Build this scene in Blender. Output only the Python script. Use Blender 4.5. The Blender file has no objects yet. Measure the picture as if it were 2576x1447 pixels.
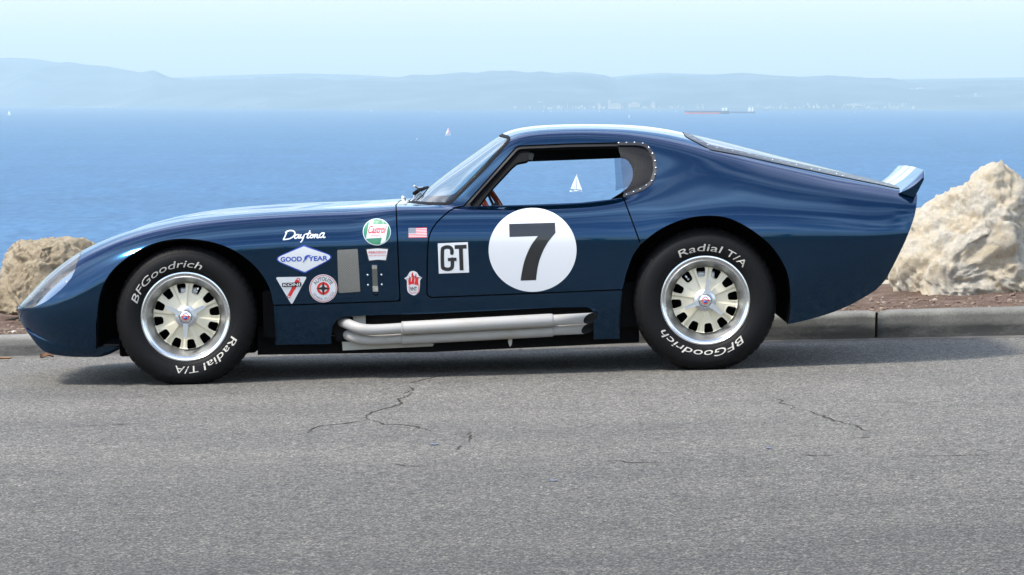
import bpy, bmesh, math, random
import numpy as np
from mathutils import Vector, Matrix, noise
from mathutils.bvhtree import BVHTree
from mathutils.geometry import delaunay_2d_cdt

random.seed(7)
rng = np.random.default_rng(7)
SC = bpy.context.scene
COL = SC.collection

# ------------------------------------------------------------------ camera
# pixel units below are those of a 2576 x 1447 copy of the photograph
FPX = 10296.0            # focal length in those pixels (telephoto, about 144 mm)
CX, CY = 1288.0, 723.5
HORIZON = 245.0
PITCH = math.atan((CY - HORIZON) / FPX)
CAMZ = 1.225
SLOPE = 0.0285           # the road climbs to the right
cam_data = bpy.data.cameras.new('camera')
cam = bpy.data.objects.new('camera', cam_data)
COL.objects.link(cam)
cam.location = (0, 0, CAMZ)
cam.rotation_euler = (math.pi / 2 - PITCH, 0, 0)
cam_data.sensor_width = 36.0
cam_data.lens = 36.0 * FPX / 2576.0
cam_data.clip_start = 0.1
cam_data.clip_end = 120000.0
SC.camera = cam

# ------------------------------------------------------------------ sky, sun, exposure
SUN_EL = math.radians(56)
SUN_AZ = Vector((-0.87, -0.49))           # the sun stands high to the left, on the photographer's side
SUN_AZ.normalize()
world = bpy.data.worlds.new('World')
SC.world = world
world.use_nodes = True
wn, wl = world.node_tree.nodes, world.node_tree.links
wn.clear()
w_out = wn.new('ShaderNodeOutputWorld')
w_bg = wn.new('ShaderNodeBackground')
w_bg.inputs['Strength'].default_value = 0.14
sky = wn.new('ShaderNodeTexSky')
sky.sky_type = 'NISHITA'
sky.sun_disc = False
sky.sun_elevation = SUN_EL
sky.sun_rotation = math.atan2(SUN_AZ.x, SUN_AZ.y)
sky.altitude = 70
sky.air_density = 1.0
sky.dust_density = 1.25
sky.ozone_density = 2.0
# thin streaky high cloud, the same all round
tc = wn.new('ShaderNodeTexCoord')
sep = wn.new('ShaderNodeSeparateXYZ')
wl.new(tc.outputs['Generated'], sep.inputs[0])
zmax = wn.new('ShaderNodeMath'); zmax.operation = 'MAXIMUM'; zmax.inputs[1].default_value = 0.0
wl.new(sep.outputs['Z'], zmax.inputs[0])
zadd = wn.new('ShaderNodeMath'); zadd.operation = 'ADD'; zadd.inputs[1].default_value = 0.12
wl.new(zmax.outputs[0], zadd.inputs[0])
dx_ = wn.new('ShaderNodeMath'); dx_.operation = 'DIVIDE'
dy_ = wn.new('ShaderNodeMath'); dy_.operation = 'DIVIDE'
wl.new(sep.outputs['X'], dx_.inputs[0]); wl.new(zadd.outputs[0], dx_.inputs[1])
wl.new(sep.outputs['Y'], dy_.inputs[0]); wl.new(zadd.outputs[0], dy_.inputs[1])
cmb = wn.new('ShaderNodeCombineXYZ')
wl.new(dx_.outputs[0], cmb.inputs['X']); wl.new(dy_.outputs[0], cmb.inputs['Y'])
mp = wn.new('ShaderNodeMapping')
mp.inputs['Scale'].default_value = (0.55, 1.5, 1.0)
mp.inputs['Rotation'].default_value = (0, 0, 0.35)
wl.new(cmb.outputs[0], mp.inputs['Vector'])
cn = wn.new('ShaderNodeTexNoise')
cn.inputs['Scale'].default_value = 1.6
cn.inputs['Detail'].default_value = 7.0
cn.inputs['Roughness'].default_value = 0.58
cn.inputs['Distortion'].default_value = 0.6
wl.new(mp.outputs[0], cn.inputs['Vector'])
cr = wn.new('ShaderNodeValToRGB')
cr.color_ramp.elements[0].position = 0.44
cr.color_ramp.elements[0].color = (0, 0, 0, 1)
cr.color_ramp.elements[1].position = 0.70
cr.color_ramp.elements[1].color = (0.85, 0.85, 0.85, 1)
wl.new(cn.outputs['Fac'], cr.inputs[0])
fade = wn.new('ShaderNodeMapRange')           # cloud thins out into the haze above the horizon
fade.inputs['From Min'].default_value = 0.03
fade.inputs['From Max'].default_value = 0.22
wl.new(sep.outputs['Z'], fade.inputs['Value'])
cf = wn.new('ShaderNodeMath'); cf.operation = 'MULTIPLY'
wl.new(cr.outputs[0], cf.inputs[0]); wl.new(fade.outputs[0], cf.inputs[1])
cmix = wn.new('ShaderNodeMixRGB')
cmix.inputs[2].default_value = (11.5, 11.8, 12.2, 1)
wl.new(cf.outputs[0], cmix.inputs[0]); wl.new(sky.outputs[0], cmix.inputs[1])
wl.new(cmix.outputs[0], w_bg.inputs['Color'])
wl.new(w_bg.outputs[0], w_out.inputs['Surface'])

sun_data = bpy.data.lights.new('sun', 'SUN')
sun_data.energy = 2.4
sun_data.angle = math.radians(9)              # veiled by thin cloud: soft shadow edges
sun_data.color = (1.0, 0.95, 0.87)
sun = bpy.data.objects.new('sun', sun_data)
COL.objects.link(sun)
to_sun = Vector((SUN_AZ.x * math.cos(SUN_EL), SUN_AZ.y * math.cos(SUN_EL), math.sin(SUN_EL)))
sun.rotation_euler = to_sun.to_track_quat('Z', 'Y').to_euler()
sun.location = to_sun * 60

SC.view_settings.view_transform = 'Standard'
SC.view_settings.look = 'None'
SC.view_settings.exposure = 1.12
SC.view_settings.gamma = 1.0
SC.render.engine = 'CYCLES'
SC.cycles.max_bounces = 10
SC.cycles.transparent_max_bounces = 24
SC.cycles.volume_bounces = 0
SC.cycles.sample_clamp_indirect = 8.0

# ------------------------------------------------------------------ pixel -> place
ct, st = math.cos(PITCH), math.sin(PITCH)
def ray(px, py):
    a = (np.asarray(px, float) - CX) / FPX
    b = -(np.asarray(py, float) - CY) / FPX
    return np.stack([a, ct + b * st, -st + b * ct], -1)
def at_depth(px, py, y):
    d = ray(px, py)
    k = np.asarray(y, float) / d[..., 1]
    return d * k[..., None] + np.array([0, 0, CAMZ])
def on_level(px, py, z):
    d = ray(px, py)
    k = (z - CAMZ) / d[..., 2]
    return d * np.asarray(k)[..., None] + np.array([0, 0, CAMZ])
def on_road(px, py, lift=0.0):
    d = ray(px, py)       # camz + k dz = slope * k dx + lift
    k = (lift - CAMZ) / (d[..., 2] - SLOPE * d[..., 0])
    return d * np.asarray(k)[..., None] + np.array([0, 0, CAMZ])
def project(p):
    p = np.asarray(p, float) - np.array([0, 0, CAMZ])
    yc_ = p[..., 1] * ct - p[..., 2] * st
    zc_ = p[..., 1] * st + p[..., 2] * ct
    return np.stack([CX + FPX * p[..., 0] / yc_, CY - FPX * zc_ / yc_], -1)

# ------------------------------------------------------------------ mesh and material helpers
def mk(name, verts, faces, mat=None, parent=None, smooth=True, normals=None, mat_idx=None, loc=None):
    me = bpy.data.meshes.new(name)
    me.from_pydata([tuple(map(float, v)) for v in verts], [], [tuple(int(i) for i in f) for f in faces])
    mats = mat if isinstance(mat, (list, tuple)) else [mat]
    for m in mats:
        if m is not None:
            me.materials.append(m)
    if mat_idx is not None:
        me.polygons.foreach_set('material_index', np.asarray(mat_idx, dtype=np.int32))
    if smooth:
        me.polygons.foreach_set('use_smooth', np.ones(len(me.polygons), dtype=bool))
    me.update()
    if normals is not None:
        me.normals_split_custom_set_from_vertices([tuple(map(float, n)) for n in normals])
    ob = bpy.data.objects.new(name, me)
    COL.objects.link(ob)
    if parent is not None:
        ob.parent = parent
    if loc is not None:
        ob.location = loc
    return ob
def empty(name, loc=(0, 0, 0), parent=None):
    o = bpy.data.objects.new(name, None)
    o.empty_display_size = 0.1
    COL.objects.link(o)
    o.location = loc
    if parent is not None:
        o.parent = parent
    return o
def tag(o, label=None, cat=None, group=None, kind=None):
    if label: o['label'] = label
    if cat: o['category'] = cat
    if group: o['group'] = group
    if kind: o['kind'] = kind
    return o
def copy_tree(o, parent=None):
    c = o.copy()
    COL.objects.link(c)
    c.parent = parent
    for ch in list(o.children):
        copy_tree(ch, c)
    return c

class MB:
    """collects simple solids into one mesh"""
    def __init__(s): s.v, s.f, s.m = [], [], []
    def add(s, v, f, m=0):
        o = len(s.v)
        s.v += [tuple(p) for p in v]
        s.f += [tuple(i + o for i in q) for q in f]
        s.m += [m] * len(f)
        return s
    def box(s, lo, hi, m=0, bev=0.0):
        (x0, y0, z0), (x1, y1, z1) = lo, hi
        if bev > 0:
            bm = bmesh.new()
            bmesh.ops.create_cube(bm, size=1.0)
            for v in bm.verts:
                v.co = Vector(((x0 + x1) / 2 + v.co.x * (x1 - x0), (y0 + y1) / 2 + v.co.y * (y1 - y0), (z0 + z1) / 2 + v.co.z * (z1 - z0)))
            bmesh.ops.bevel(bm, geom=list(bm.edges), offset=bev, segments=2, affect='EDGES', profile=0.5)
            bm.verts.index_update()
            s.add([v.co.copy() for v in bm.verts], [[v.index for v in f.verts] for f in bm.faces], m)
            bm.free()
            return s
        v = [(x0, y0, z0), (x1, y0, z0), (x1, y1, z0), (x0, y1, z0), (x0, y0, z1), (x1, y0, z1), (x1, y1, z1), (x0, y1, z1)]
        return s.add(v, [(0, 3, 2, 1), (4, 5, 6, 7), (0, 1, 5, 4), (1, 2, 6, 5), (2, 3, 7, 6), (3, 0, 4, 7)], m)
    def tube(s, pts, rads, n=16, m=0, cap=True, flat=None):
        pts = [Vector(p) for p in pts]
        if not hasattr(rads, '__len__'): rads = [rads] * len(pts)
        up = None
        rings = []
        for i, p in enumerate(pts):
            t = (pts[min(i + 1, len(pts) - 1)] - pts[max(i - 1, 0)]).normalized()
            if up is None:
                up = t.orthogonal().normalized()
            up = (up - t * up.dot(t)).normalized()
            sd = t.cross(up)
            rings.append([p + (up * math.cos(2 * math.pi * k / n) + sd * math.sin(2 * math.pi * k / n)) * rads[i] for k in range(n)])
        v = [q for r in rings for q in r]
        f = []
        for i in range(len(pts) - 1):
            for k in range(n):
                f.append((i * n + k, i * n + (k + 1) % n, (i + 1) * n + (k + 1) % n, (i + 1) * n + k))
        if cap:
            f.append(tuple(range(n - 1, -1, -1)))
            f.append(tuple((len(pts) - 1) * n + k for k in range(n)))
        return s.add(v, f, m)
    def lathe(s, prof, n=96, m=0, close=False):
        """prof = (radius, lateral) pairs, spun about the y axis"""
        v, f = [], []
        for r, y in prof:
            for k in range(n):
                a = 2 * math.pi * k / n
                v.append((r * math.cos(a), y, r * math.sin(a)))
        q = len(prof)
        for i in range(q if close else q - 1):
            j = (i + 1) % q
            for k in range(n):
                f.append((i * n + k, i * n + (k + 1) % n, j * n + (k + 1) % n, j * n + k))
        return s.add(v, f, m)
    def prism(s, poly, y0, y1, m=0):
        n = len(poly)
        v = [(x, y0, z) for x, z in poly] + [(x, y1, z) for x, z in poly]
        f = [tuple(range(n - 1, -1, -1)), tuple(range(n, 2 * n))] + [(i, (i + 1) % n, n + (i + 1) % n, n + i) for i in range(n)]
        return s.add(v, f, m)
    def build(s, name, mat, parent=None, smooth=False, loc=None):
        return mk(name, s.v, s.f, mat, parent, smooth, None, s.m, loc)

def sharpen(ob, deg=35):
    me = ob.data
    bm = bmesh.new(); bm.from_mesh(me)
    bmesh.ops.recalc_face_normals(bm, faces=bm.faces)
    for e in bm.edges:
        if len(e.link_faces) == 2 and e.calc_face_angle(0) > math.radians(deg):
            e.smooth = False
    for f in bm.faces: f.smooth = True
    bm.to_mesh(me); bm.free()
    return ob

def pm(name, color, rough=0.5, metal=0.0, coat=0.0, coat_rough=0.03, spec=0.5, **kw):
    m = bpy.data.materials.new(name)
    m.use_nodes = True
    b = m.node_tree.nodes['Principled BSDF']
    b.inputs['Base Color'].default_value = (*color, 1)
    b.inputs['Roughness'].default_value = rough
    b.inputs['Metallic'].default_value = metal
    b.inputs['Coat Weight'].default_value = coat
    b.inputs['Coat Roughness'].default_value = coat_rough
    b.inputs['Specular IOR Level'].default_value = spec
    return m
def nodes_of(m): return m.node_tree.nodes, m.node_tree.links, m.node_tree.nodes['Principled BSDF']
def add_noise(m, scale, detail=6, rough=0.6, coord='Object', dist=0.0, stretch=None):
    n, l, b = nodes_of(m)
    t = n.new('ShaderNodeTexCoord')
    x = n.new('ShaderNodeTexNoise')
    x.inputs['Scale'].default_value = scale
    x.inputs['Detail'].default_value = detail
    x.inputs['Roughness'].default_value = rough
    x.inputs['Distortion'].default_value = dist
    if stretch is not None:
        k = n.new('ShaderNodeMapping'); k.inputs['Scale'].default_value = stretch
        l.new(t.outputs[coord], k.inputs['Vector']); l.new(k.outputs[0], x.inputs['Vector'])
    else:
        l.new(t.outputs[coord], x.inputs['Vector'])
    return x
def ramp(m, src, stops):
    n, l, b = nodes_of(m)
    r = n.new('ShaderNodeValToRGB')
    e = r.color_ramp.elements
    while len(e) < len(stops): e.new(0.5)
    for el, (p, c) in zip(e, stops):
        el.position = p
        el.color = (*c, 1) if hasattr(c, '__len__') else (c, c, c, 1)
    l.new(src, r.inputs[0])
    return r
def mixc(m, fac, a, b_, mode='MIX'):
    n, l, b = nodes_of(m)
    x = n.new('ShaderNodeMixRGB'); x.blend_type = mode
    for s, v in ((0, fac), (1, a), (2, b_)):
        if hasattr(v, 'is_linked') or hasattr(v, 'links'):
            l.new(v, x.inputs[s])
        elif hasattr(v, '__len__'):
            x.inputs[s].default_value = (*v, 1)
        else:
            x.inputs[s].default_value = v
    return x.outputs[0]
def bump(m, src, strength=0.3, dist=0.01, prev=None):
    n, l, b = nodes_of(m)
    x = n.new('ShaderNodeBump')
    x.inputs['Strength'].default_value = strength
    x.inputs['Distance'].default_value = dist
    l.new(src, x.inputs['Height'])
    if prev is not None: l.new(prev, x.inputs['Normal'])
    return x.outputs[0]
def setc(m, out): m.node_tree.links.new(out, nodes_of(m)[2].inputs['Base Color'])
def setn(m, out): m.node_tree.links.new(out, nodes_of(m)[2].inputs['Normal'])
def setr(m, out): m.node_tree.links.new(out, nodes_of(m)[2].inputs['Roughness'])

def pane_material(name, tint, rough=0.02, ior=1.5, haze=0.0):
    """a thin sheet: lets light straight through, mirrors the sky at grazing angles"""
    m = bpy.data.materials.new(name)
    m.use_nodes = True
    n, l = m.node_tree.nodes, m.node_tree.links
    n.clear()
    o = n.new('ShaderNodeOutputMaterial')
    tr = n.new('ShaderNodeBsdfTransparent'); tr.inputs[0].default_value = (*tint, 1)
    gl = n.new('ShaderNodeBsdfGlossy'); gl.inputs['Roughness'].default_value = rough
    lw = n.new('ShaderNodeLayerWeight'); lw.inputs['Blend'].default_value = 0.5
    pw = n.new('ShaderNodeMath'); pw.operation = 'POWER'; pw.inputs[1].default_value = 5.0
    f0 = ((ior - 1) / (ior + 1)) ** 2 * 2.4          # both faces of the sheet
    fr = n.new('ShaderNodeMath'); fr.operation = 'MULTIPLY_ADD'; fr.inputs[1].default_value = 1 - f0; fr.inputs[2].default_value = f0
    l.new(lw.outputs['Facing'], pw.inputs[0]); l.new(pw.outputs[0], fr.inputs[0])
    mx = n.new('ShaderNodeMixShader')
    l.new(fr.outputs[0], mx.inputs[0]); l.new(tr.outputs[0], mx.inputs[1]); l.new(gl.outputs[0], mx.inputs[2])
    last = mx.outputs[0]
    if haze > 0:
        df = n.new('ShaderNodeBsdfDiffuse'); df.inputs[0].default_value = (0.5, 0.5, 0.52, 1)
        m2 = n.new('ShaderNodeMixShader'); m2.inputs[0].default_value = haze
        l.new(last, m2.inputs[1]); l.new(df.outputs[0], m2.inputs[2])
        last = m2.outputs[0]
    l.new(last, o.inputs['Surface'])
    return m

# ---- materials
M = {}
M['paint'] = pm('blue_paint', (0.012, 0.055, 0.150), rough=0.15, metal=0.9, coat=0.6, coat_rough=0.01)
M['paint'].node_tree.nodes['Principled BSDF'].inputs['Coat IOR'].default_value = 1.5
M['paint'].node_tree.nodes['Principled BSDF'].inputs['Specular Tint'].default_value = (0.24, 0.46, 0.66, 1)
_n = add_noise(M['paint'], 900, 2, 0.5)
M['stripe'] = pm('white_paint', (0.78, 0.79, 0.80), rough=0.25, coat=1.0, coat_rough=0.02)
M['black'] = pm('black_trim', (0.0025, 0.0025, 0.003), rough=0.7, spec=0.15)
M['blackgloss'] = pm('black_vinyl', (0.004, 0.004, 0.005), rough=0.45, coat=0.1, spec=0.3)
M['rubber'] = pm('tyre_rubber', (0.008, 0.008, 0.009), rough=0.6, spec=0.18)
_n = add_noise(M['rubber'], 160, 4, 0.6); setn(M['rubber'], bump(M['rubber'], _n.outputs['Fac'], 0.15, 0.002))
_r = ramp(M['rubber'], _n.outputs['Fac'], [(0.3, (0.0035, 0.0035, 0.004)), (0.75, (0.0065, 0.0064, 0.0064))]); setc(M['rubber'], _r.outputs[0])
M['letter'] = pm('tyre_letter_white', (0.52, 0.49, 0.43), rough=0.6)
M['alu'] = pm('polished_aluminium', (0.70, 0.71, 0.73), rough=0.18, metal=1.0)
M['satin'] = pm('satin_aluminium', (0.62, 0.63, 0.66), rough=0.30, metal=0.85)
M['barrel'] = pm('turned_aluminium', (0.46, 0.47, 0.48), rough=0.42, metal=1.0)
M['ear'] = pm('spinner_metal', (0.66, 0.67, 0.69), rough=0.34, metal=1.0)
M['chrome'] = pm('chrome', (0.80, 0.82, 0.84), rough=0.05, metal=1.0)
M['cream'] = pm('cream_wheel_paint', (0.68, 0.62, 0.46), rough=0.34, coat=0.35)
M['pipe'] = pm('exhaust_ceramic', (0.42, 0.40, 0.37), rough=0.6, metal=0.12)
_n = add_noise(M['pipe'], 9, 5, 0.6, stretch=(1.0, 2.5, 2.5))
_r = ramp(M['pipe'], _n.outputs['Fac'], [(0.45, (0.36, 0.35, 0.335)), (0.63, (0.345, 0.325, 0.295)), (0.73, (0.29, 0.235, 0.175)), (0.84, (0.22, 0.15, 0.09))]); setc(M['pipe'], _r.outputs[0])
M['soot'] = pm('soot', (0.006, 0.006, 0.006), rough=0.9)
M['plate'] = pm('dull_metal_plate', (0.36, 0.35, 0.31), rough=0.55, metal=0.3)
M['wood'] = pm('varnished_wood', (0.13, 0.022, 0.010), rough=0.18, coat=0.8)
M['white'] = pm('vinyl_white', (0.64, 0.655, 0.67), rough=0.28, coat=0.9)
M['vblack'] = pm('vinyl_black', (0.012, 0.012, 0.013), rough=0.3, coat=0.5)
M['red'] = pm('vinyl_red', (0.62, 0.018, 0.018), rough=0.3, coat=0.9)
M['green'] = pm('vinyl_green', (0.010, 0.19, 0.085), rough=0.3, coat=0.9)
M['vblue'] = pm('vinyl_blue', (0.010, 0.060, 0.40), rough=0.3, coat=0.9)
M['vgrey'] = pm('vinyl_grey', (0.17, 0.19, 0.23), rough=0.35, coat=0.4)
M['glass'] = pane_material('window_glass', (0.84, 0.97, 0.97), 0.0, 1.52)
M['plexi'] = pane_material('scratched_acrylic', (0.62, 0.65, 0.70), 0.0, 1.26, haze=0.003)
M['lamp_cover'] = pane_material('lamp_cover_acrylic', (0.88, 0.90, 0.92), 0.02, 1.5)
M['sky_pane'] = pane_material('rear_acrylic', (0.62, 0.66, 0.70), 0.03, 1.5, haze=0.05)

# perforated vent sheet: fine holes in light metal
m = M['mesh'] = pm('perforated_sheet', (0.5, 0.49, 0.46), rough=0.4, metal=0.6)
n, l, b = nodes_of(m)
t = n.new('ShaderNodeTexCoord'); v = n.new('ShaderNodeTexVoronoi'); v.inputs['Scale'].default_value = 190; v.inputs['Randomness'].default_value = 0.0
v.voronoi_dimensions = '2D'
sx_ = n.new('ShaderNodeSeparateXYZ'); cx_ = n.new('ShaderNodeCombineXYZ'); rt_ = n.new('ShaderNodeMapping'); rt_.inputs['Rotation'].default_value = (0, 0, 0.785)
l.new(t.outputs['Object'], sx_.inputs[0]); l.new(sx_.outputs['X'], cx_.inputs['X']); l.new(sx_.outputs['Z'], cx_.inputs['Y']); l.new(cx_.outputs[0], rt_.inputs['Vector']); l.new(rt_.outputs[0], v.inputs['Vector'])
_r = ramp(m, v.outputs['Distance'], [(0.34, (0.09, 0.088, 0.083)), (0.50, (0.42, 0.41, 0.375))]); setc(m, _r.outputs[0])

# ---- lettering (the built-in font), made flat first and then fitted where it belongs
_text_cache = {}
def text2d(s, bold=0.0, res=3):
    key = (s, bold)
    if key in _text_cache: return _text_cache[key]
    cu = bpy.data.curves.new('lettering', 'FONT')
    cu.body = s; cu.size = 1.0; cu.offset = bold; cu.resolution_u = res
    ob = bpy.data.objects.new('lettering', cu)
    COL.objects.link(ob)
    dg = bpy.context.evaluated_depsgraph_get(); dg.update()
    me = bpy.data.meshes.new_from_object(ob.evaluated_get(dg))
    v = np.array([p.co[:2] for p in me.vertices]) if len(me.vertices) else np.zeros((0, 2))
    f = [tuple(p.vertices) for p in me.polygons]
    bpy.data.objects.remove(ob); bpy.data.curves.remove(cu); bpy.data.meshes.remove(me)
    lo, hi = v.min(0), v.max(0)
    v = (v - lo) / (hi - lo)
    _text_cache[key] = (v, f, (hi - lo)[0] / (hi - lo)[1])
    return _text_cache[key]
for s_, b_ in (('BFGoodrich', .0), ('Radial', .0), ('T/A', .0), ('GOOD', .03), ('YEAR', .03), ('KONI', .02), ('AUTOLITE', .012), ('SPARK PLUGS', 0),
               ('Castrol', .02), ('MOTOR OIL', 0), ('FERODO', .015), ('DISC BRAKE PADS', 0), ('VHT', .02), ('ITW', 0)):
    if s_ != 'ITW': text2d(s_, b_)

# ------------------------------------------------------------------ the setting
SEA = CAMZ - 70.0

# ---- road
m = M['asphalt'] = pm('worn_asphalt', (0.16, 0.16, 0.158), rough=0.85, spec=0.3)
n, l, b = nodes_of(m)
t = n.new('ShaderNodeTexCoord')
vo = n.new('ShaderNodeTexVoronoi'); vo.inputs['Scale'].default_value = 140; vo.inputs['Randomness'].default_value = 1.0
l.new(t.outputs['Object'], vo.inputs['Vector'])
chips = ramp(m, vo.outputs['Color'], [(0.0, (0.045, 0.0435, 0.040)), (0.45, (0.142, 0.135, 0.119)), (0.72, (0.204, 0.192, 0.166)), (1.0, (0.42, 0.395, 0.335))])
gap = ramp(m, vo.outputs['Distance'], [(0.35, (1.0, 1.0, 1.0)), (0.75, (0.42, 0.42, 0.43))])
col = mixc(m, 1.0, chips.outputs[0], gap.outputs[0], 'MULTIPLY')
n_mid = add_noise(m, 34, 3, 0.75); r_mid = ramp(m, n_mid.outputs['Fac'], [(0.32, 0.66), (0.68, 1.36)])
col = mixc(m, 1.0, col, r_mid.outputs[0], 'MULTIPLY')
n_big = add_noise(m, 1.1, 5, 0.62, stretch=(0.35, 1.0, 1.0)); r_big = ramp(m, n_big.outputs['Fac'], [(0.32, (0.82, 0.82, 0.83)), (0.68, (1.14, 1.13, 1.11))])
col = mixc(m, 1.0, col, r_big.outputs[0], 'MULTIPLY')
# older, darker paving nearer the middle of the road, past a seam
spx = n.new('ShaderNodeSeparateXYZ'); l.new(t.outputs['Object'], spx.inputs[0])
wob = add_noise(m, 0.9, 3, 0.5); wm = n.new('ShaderNodeMath'); wm.operation = 'MULTIPLY_ADD'; wm.inputs[1].default_value = 0.5
l.new(wob.outputs['Fac'], wm.inputs[0]); l.new(spx.outputs['Y'], wm.inputs[2])
lane = n.new('ShaderNodeMapRange'); lane.inputs['From Min'].default_value = 11.0; lane.inputs['From Max'].default_value = 16.6
lane.inputs['To Min'].default_value = 0.66; lane.inputs['To Max'].default_value = 1.10
l.new(wm.outputs[0], lane.inputs['Value'])
col = mixc(m, 1.0, col, lane.outputs[0], 'MULTIPLY')
setc(m, col)
nf = add_noise(m, 190, 3, 0.7)
setn(m, bump(m, nf.outputs['Fac'], 0.55, 0.006, bump(m, vo.outputs['Distance'], 0.35, 0.004)))

kl, kr = on_road(0, 899), on_road(2576, 846)
kd = (kr - kl); kd = kd / np.linalg.norm(kd[:2])          # unit in plan
kn = np.array([-kd[1], kd[0], 0.0])                        # away from the road
def kerb_pt(sx, off=0.0, z=0.0):
    """a point sx metres along the kerb from the left picture edge, off metres behind its face"""
    p = kl + kd * sx + kn * off
    return np.array([p[0], p[1], SLOPE * p[0] + z])
ks0, ks1 = -70.0, 70.0
road_v, road_f = [], []
for i, sx in enumerate(np.linspace(ks0, ks1, 15)):
    a = kerb_pt(sx, 0.05, 0.0)
    for yy in np.linspace(0, 1, 12):
        y = a[1] * (1 - yy) + (-26.0) * yy
        road_v.append((a[0], y, SLOPE * a[0]))
for i in range(14):
    for j in range(11):
        q = i * 12 + j
        road_f.append((q, q + 1, q + 13, q + 12))
road = tag(mk('road', road_v, road_f, M['asphalt'], smooth=False), kind='structure')

# ---- cracks in the paving
M['crack'] = pm('crack_dark', (0.030, 0.028, 0.026), rough=0.95, spec=0.1)
_n = add_noise(M['crack'], 60, 3, 0.6); _r = ramp(M['crack'], _n.outputs['Fac'], [(0.35, (0.018, 0.017, 0.016)), (0.7, (0.075, 0.062, 0.045))]); setc(M['crack'], _r.outputs[0])
def crack(pts, width, name='road_crack', jag=0.006):
    width = width * 0.62
    P = [on_road(px, py, 0.0)[:2] for px, py in pts]
    fine = []
    for a, b2 in zip(P[:-1], P[1:]):
        k = max(2, int(np.linalg.norm(b2 - a) / 0.035))
        for i in range(k):
            fine.append(a + (b2 - a) * i / k + rng.normal(0, jag, 2))
    fine.append(P[-1])
    v, f = [], []
    for i, p in enumerate(fine):
        d = fine[min(i + 1, len(fine) - 1)] - fine[max(i - 1, 0)]
        d = d / (np.linalg.norm(d) + 1e-9)
        nn = np.array([-d[1], d[0]])
        wd = width * (0.35 + 0.9 * random.random()) * min(1.0, 0.25 + 3.0 * min(i, len(fine) - 1 - i) / len(fine))
        for s in (-1, 1):
            q = p + nn * s * wd
            v.append((q[0], q[1], SLOPE * q[0] + 0.0015))
    for i in range(len(fine) - 1):
        f.append((2 * i, 2 * i + 1, 2 * i + 3, 2 * i + 2))
    return mk(name, v, f, M['crack'], road, smooth=False)
zc = lambda L_: [(754.7 + x / 5.12, 911.9 + y / 5.12) for x, y in L_]
crack(zc([(2050, 150), (1750, 185), (1500, 255), (1260, 290)]), 0.010)
crack(zc([(1380, 310), (1470, 335), (1430, 365), (1320, 410)]), 0.008)
crack(zc([(1430, 380), (1400, 430), (1270, 475), (1285, 510), (1310, 540), (1220, 570), (1060, 605), (940, 642), (850, 682), (890, 715), (895, 740)]), 0.0085)
crack(zc([(895, 740), (560, 790), (230, 822), (160, 865), (105, 912)]), 0.011)
crack(zc([(930, 745), (1020, 770), (1100, 800), (1280, 800), (1480, 830), (1590, 860), (1690, 888)]), 0.010)
crack(zc([(2040, 880), (2140, 905), (2190, 940), (2210, 965), (2180, 1020)]), 0.006)
crack(zc([(2080, 1070), (2060, 1110), (1990, 1140)]), 0.005)
crack([(0, 1086), (90, 1078), (200, 1073), (330, 1067), (480, 1064)], 0.011)
zd = lambda L_: [(1823.9 + x / 5.12, 943.4 + y / 5.12) for x, y in L_]
crack(zd([(440, 275), (600, 295), (720, 325), (735, 375), (860, 395), (880, 420), (835, 445)]), 0.006)
crack(zd([(880, 452), (1100, 470), (1150, 490), (1300, 550), (1380, 575), (1520, 625), (1700, 660), (1780, 715), (1930, 760)]), 0.007)
crack(zd([(1640, 815), (1760, 812), (1900, 800)]), 0.010)
crack(zd([(960, 1035), (1250, 1040), (1430, 1030)]), 0.011)
crack(zd([(2000, 350), (2300, 362), (2576, 366)]), 0.008)
crack([(1530, 1158), (1600, 1165), (1700, 1162)], 0.010)
crack([(2250, 1148), (2380, 1147), (2576, 1142)], 0.008)
crack([(985, 1167), (1040, 1174), (1095, 1171)], 0.008)
crack([(0, 1196), (80, 1197)], 0.007)
crack([(1240, 1046), (1500, 1040), (1800, 1033)], 0.0035, jag=0.003)
crack([(2100, 1024), (2350, 1019), (2576, 1016)], 0.0035, jag=0.003)
# small bits of blue film lying on the road
M['scrap'] = pm('blue_film', (0.10, 0.115, 0.155), rough=0.6)
for i, (px, py, lw) in enumerate([(1092, 1119, 0.016), (1392, 1210, 0.013), (1934, 1129, 0.011)]):
    c = on_road(px, py)
    mb = MB()
    v = []
    for k in range(9):
        a = 2 * math.pi * k / 9
        v.append((math.cos(a) * lw * (0.8 + 0.4 * random.random()), math.sin(a) * 0.03 * (0.7 + 0.5 * random.random()), 0.002 + 0.002 * random.random()))
    v.append((0, 0, 0.006))
    mb.add(v, [(k, (k + 1) % 9, 9) for k in range(9)])
    o = mb.build('film_scrap', M['scrap'], smooth=True, loc=(c[0], c[1], c[2]))
    tag(o, ['scrap of blue film on the road below the main crack', 'scrap of blue film lying alone on dark road paving', 'scrap of blue film on the road in front of the rear wheel'][i], 'litter', 'film scraps on the road')

# ---- gutter strip, kerb
M['gutter'] = pm('gutter_concrete', (0.22, 0.21, 0.195), rough=0.9, spec=0.2)
_n = add_noise(M['gutter'], 14, 6, 0.7); _r = ramp(M['gutter'], _n.outputs['Fac'], [(0.3, (0.075, 0.072, 0.066)), (0.7, (0.17, 0.16, 0.145))]); setc(M['gutter'], _r.outputs[0])
gv, gf = [], []
for i, sx in enumerate(np.linspace(ks0, ks1, 400)):
    wv = 0.17 + 0.06 * noise.noise(Vector((sx * 1.7, 0, 3)))
    gv += [kerb_pt(sx, 0.04, 0.007), kerb_pt(sx, -wv, -0.003)]
    if i: gf.append((2 * i - 2, 2 * i - 1, 2 * i + 1, 2 * i))
tag(mk('gutter', gv, gf, M['gutter'], smooth=False), kind='structure')

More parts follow.
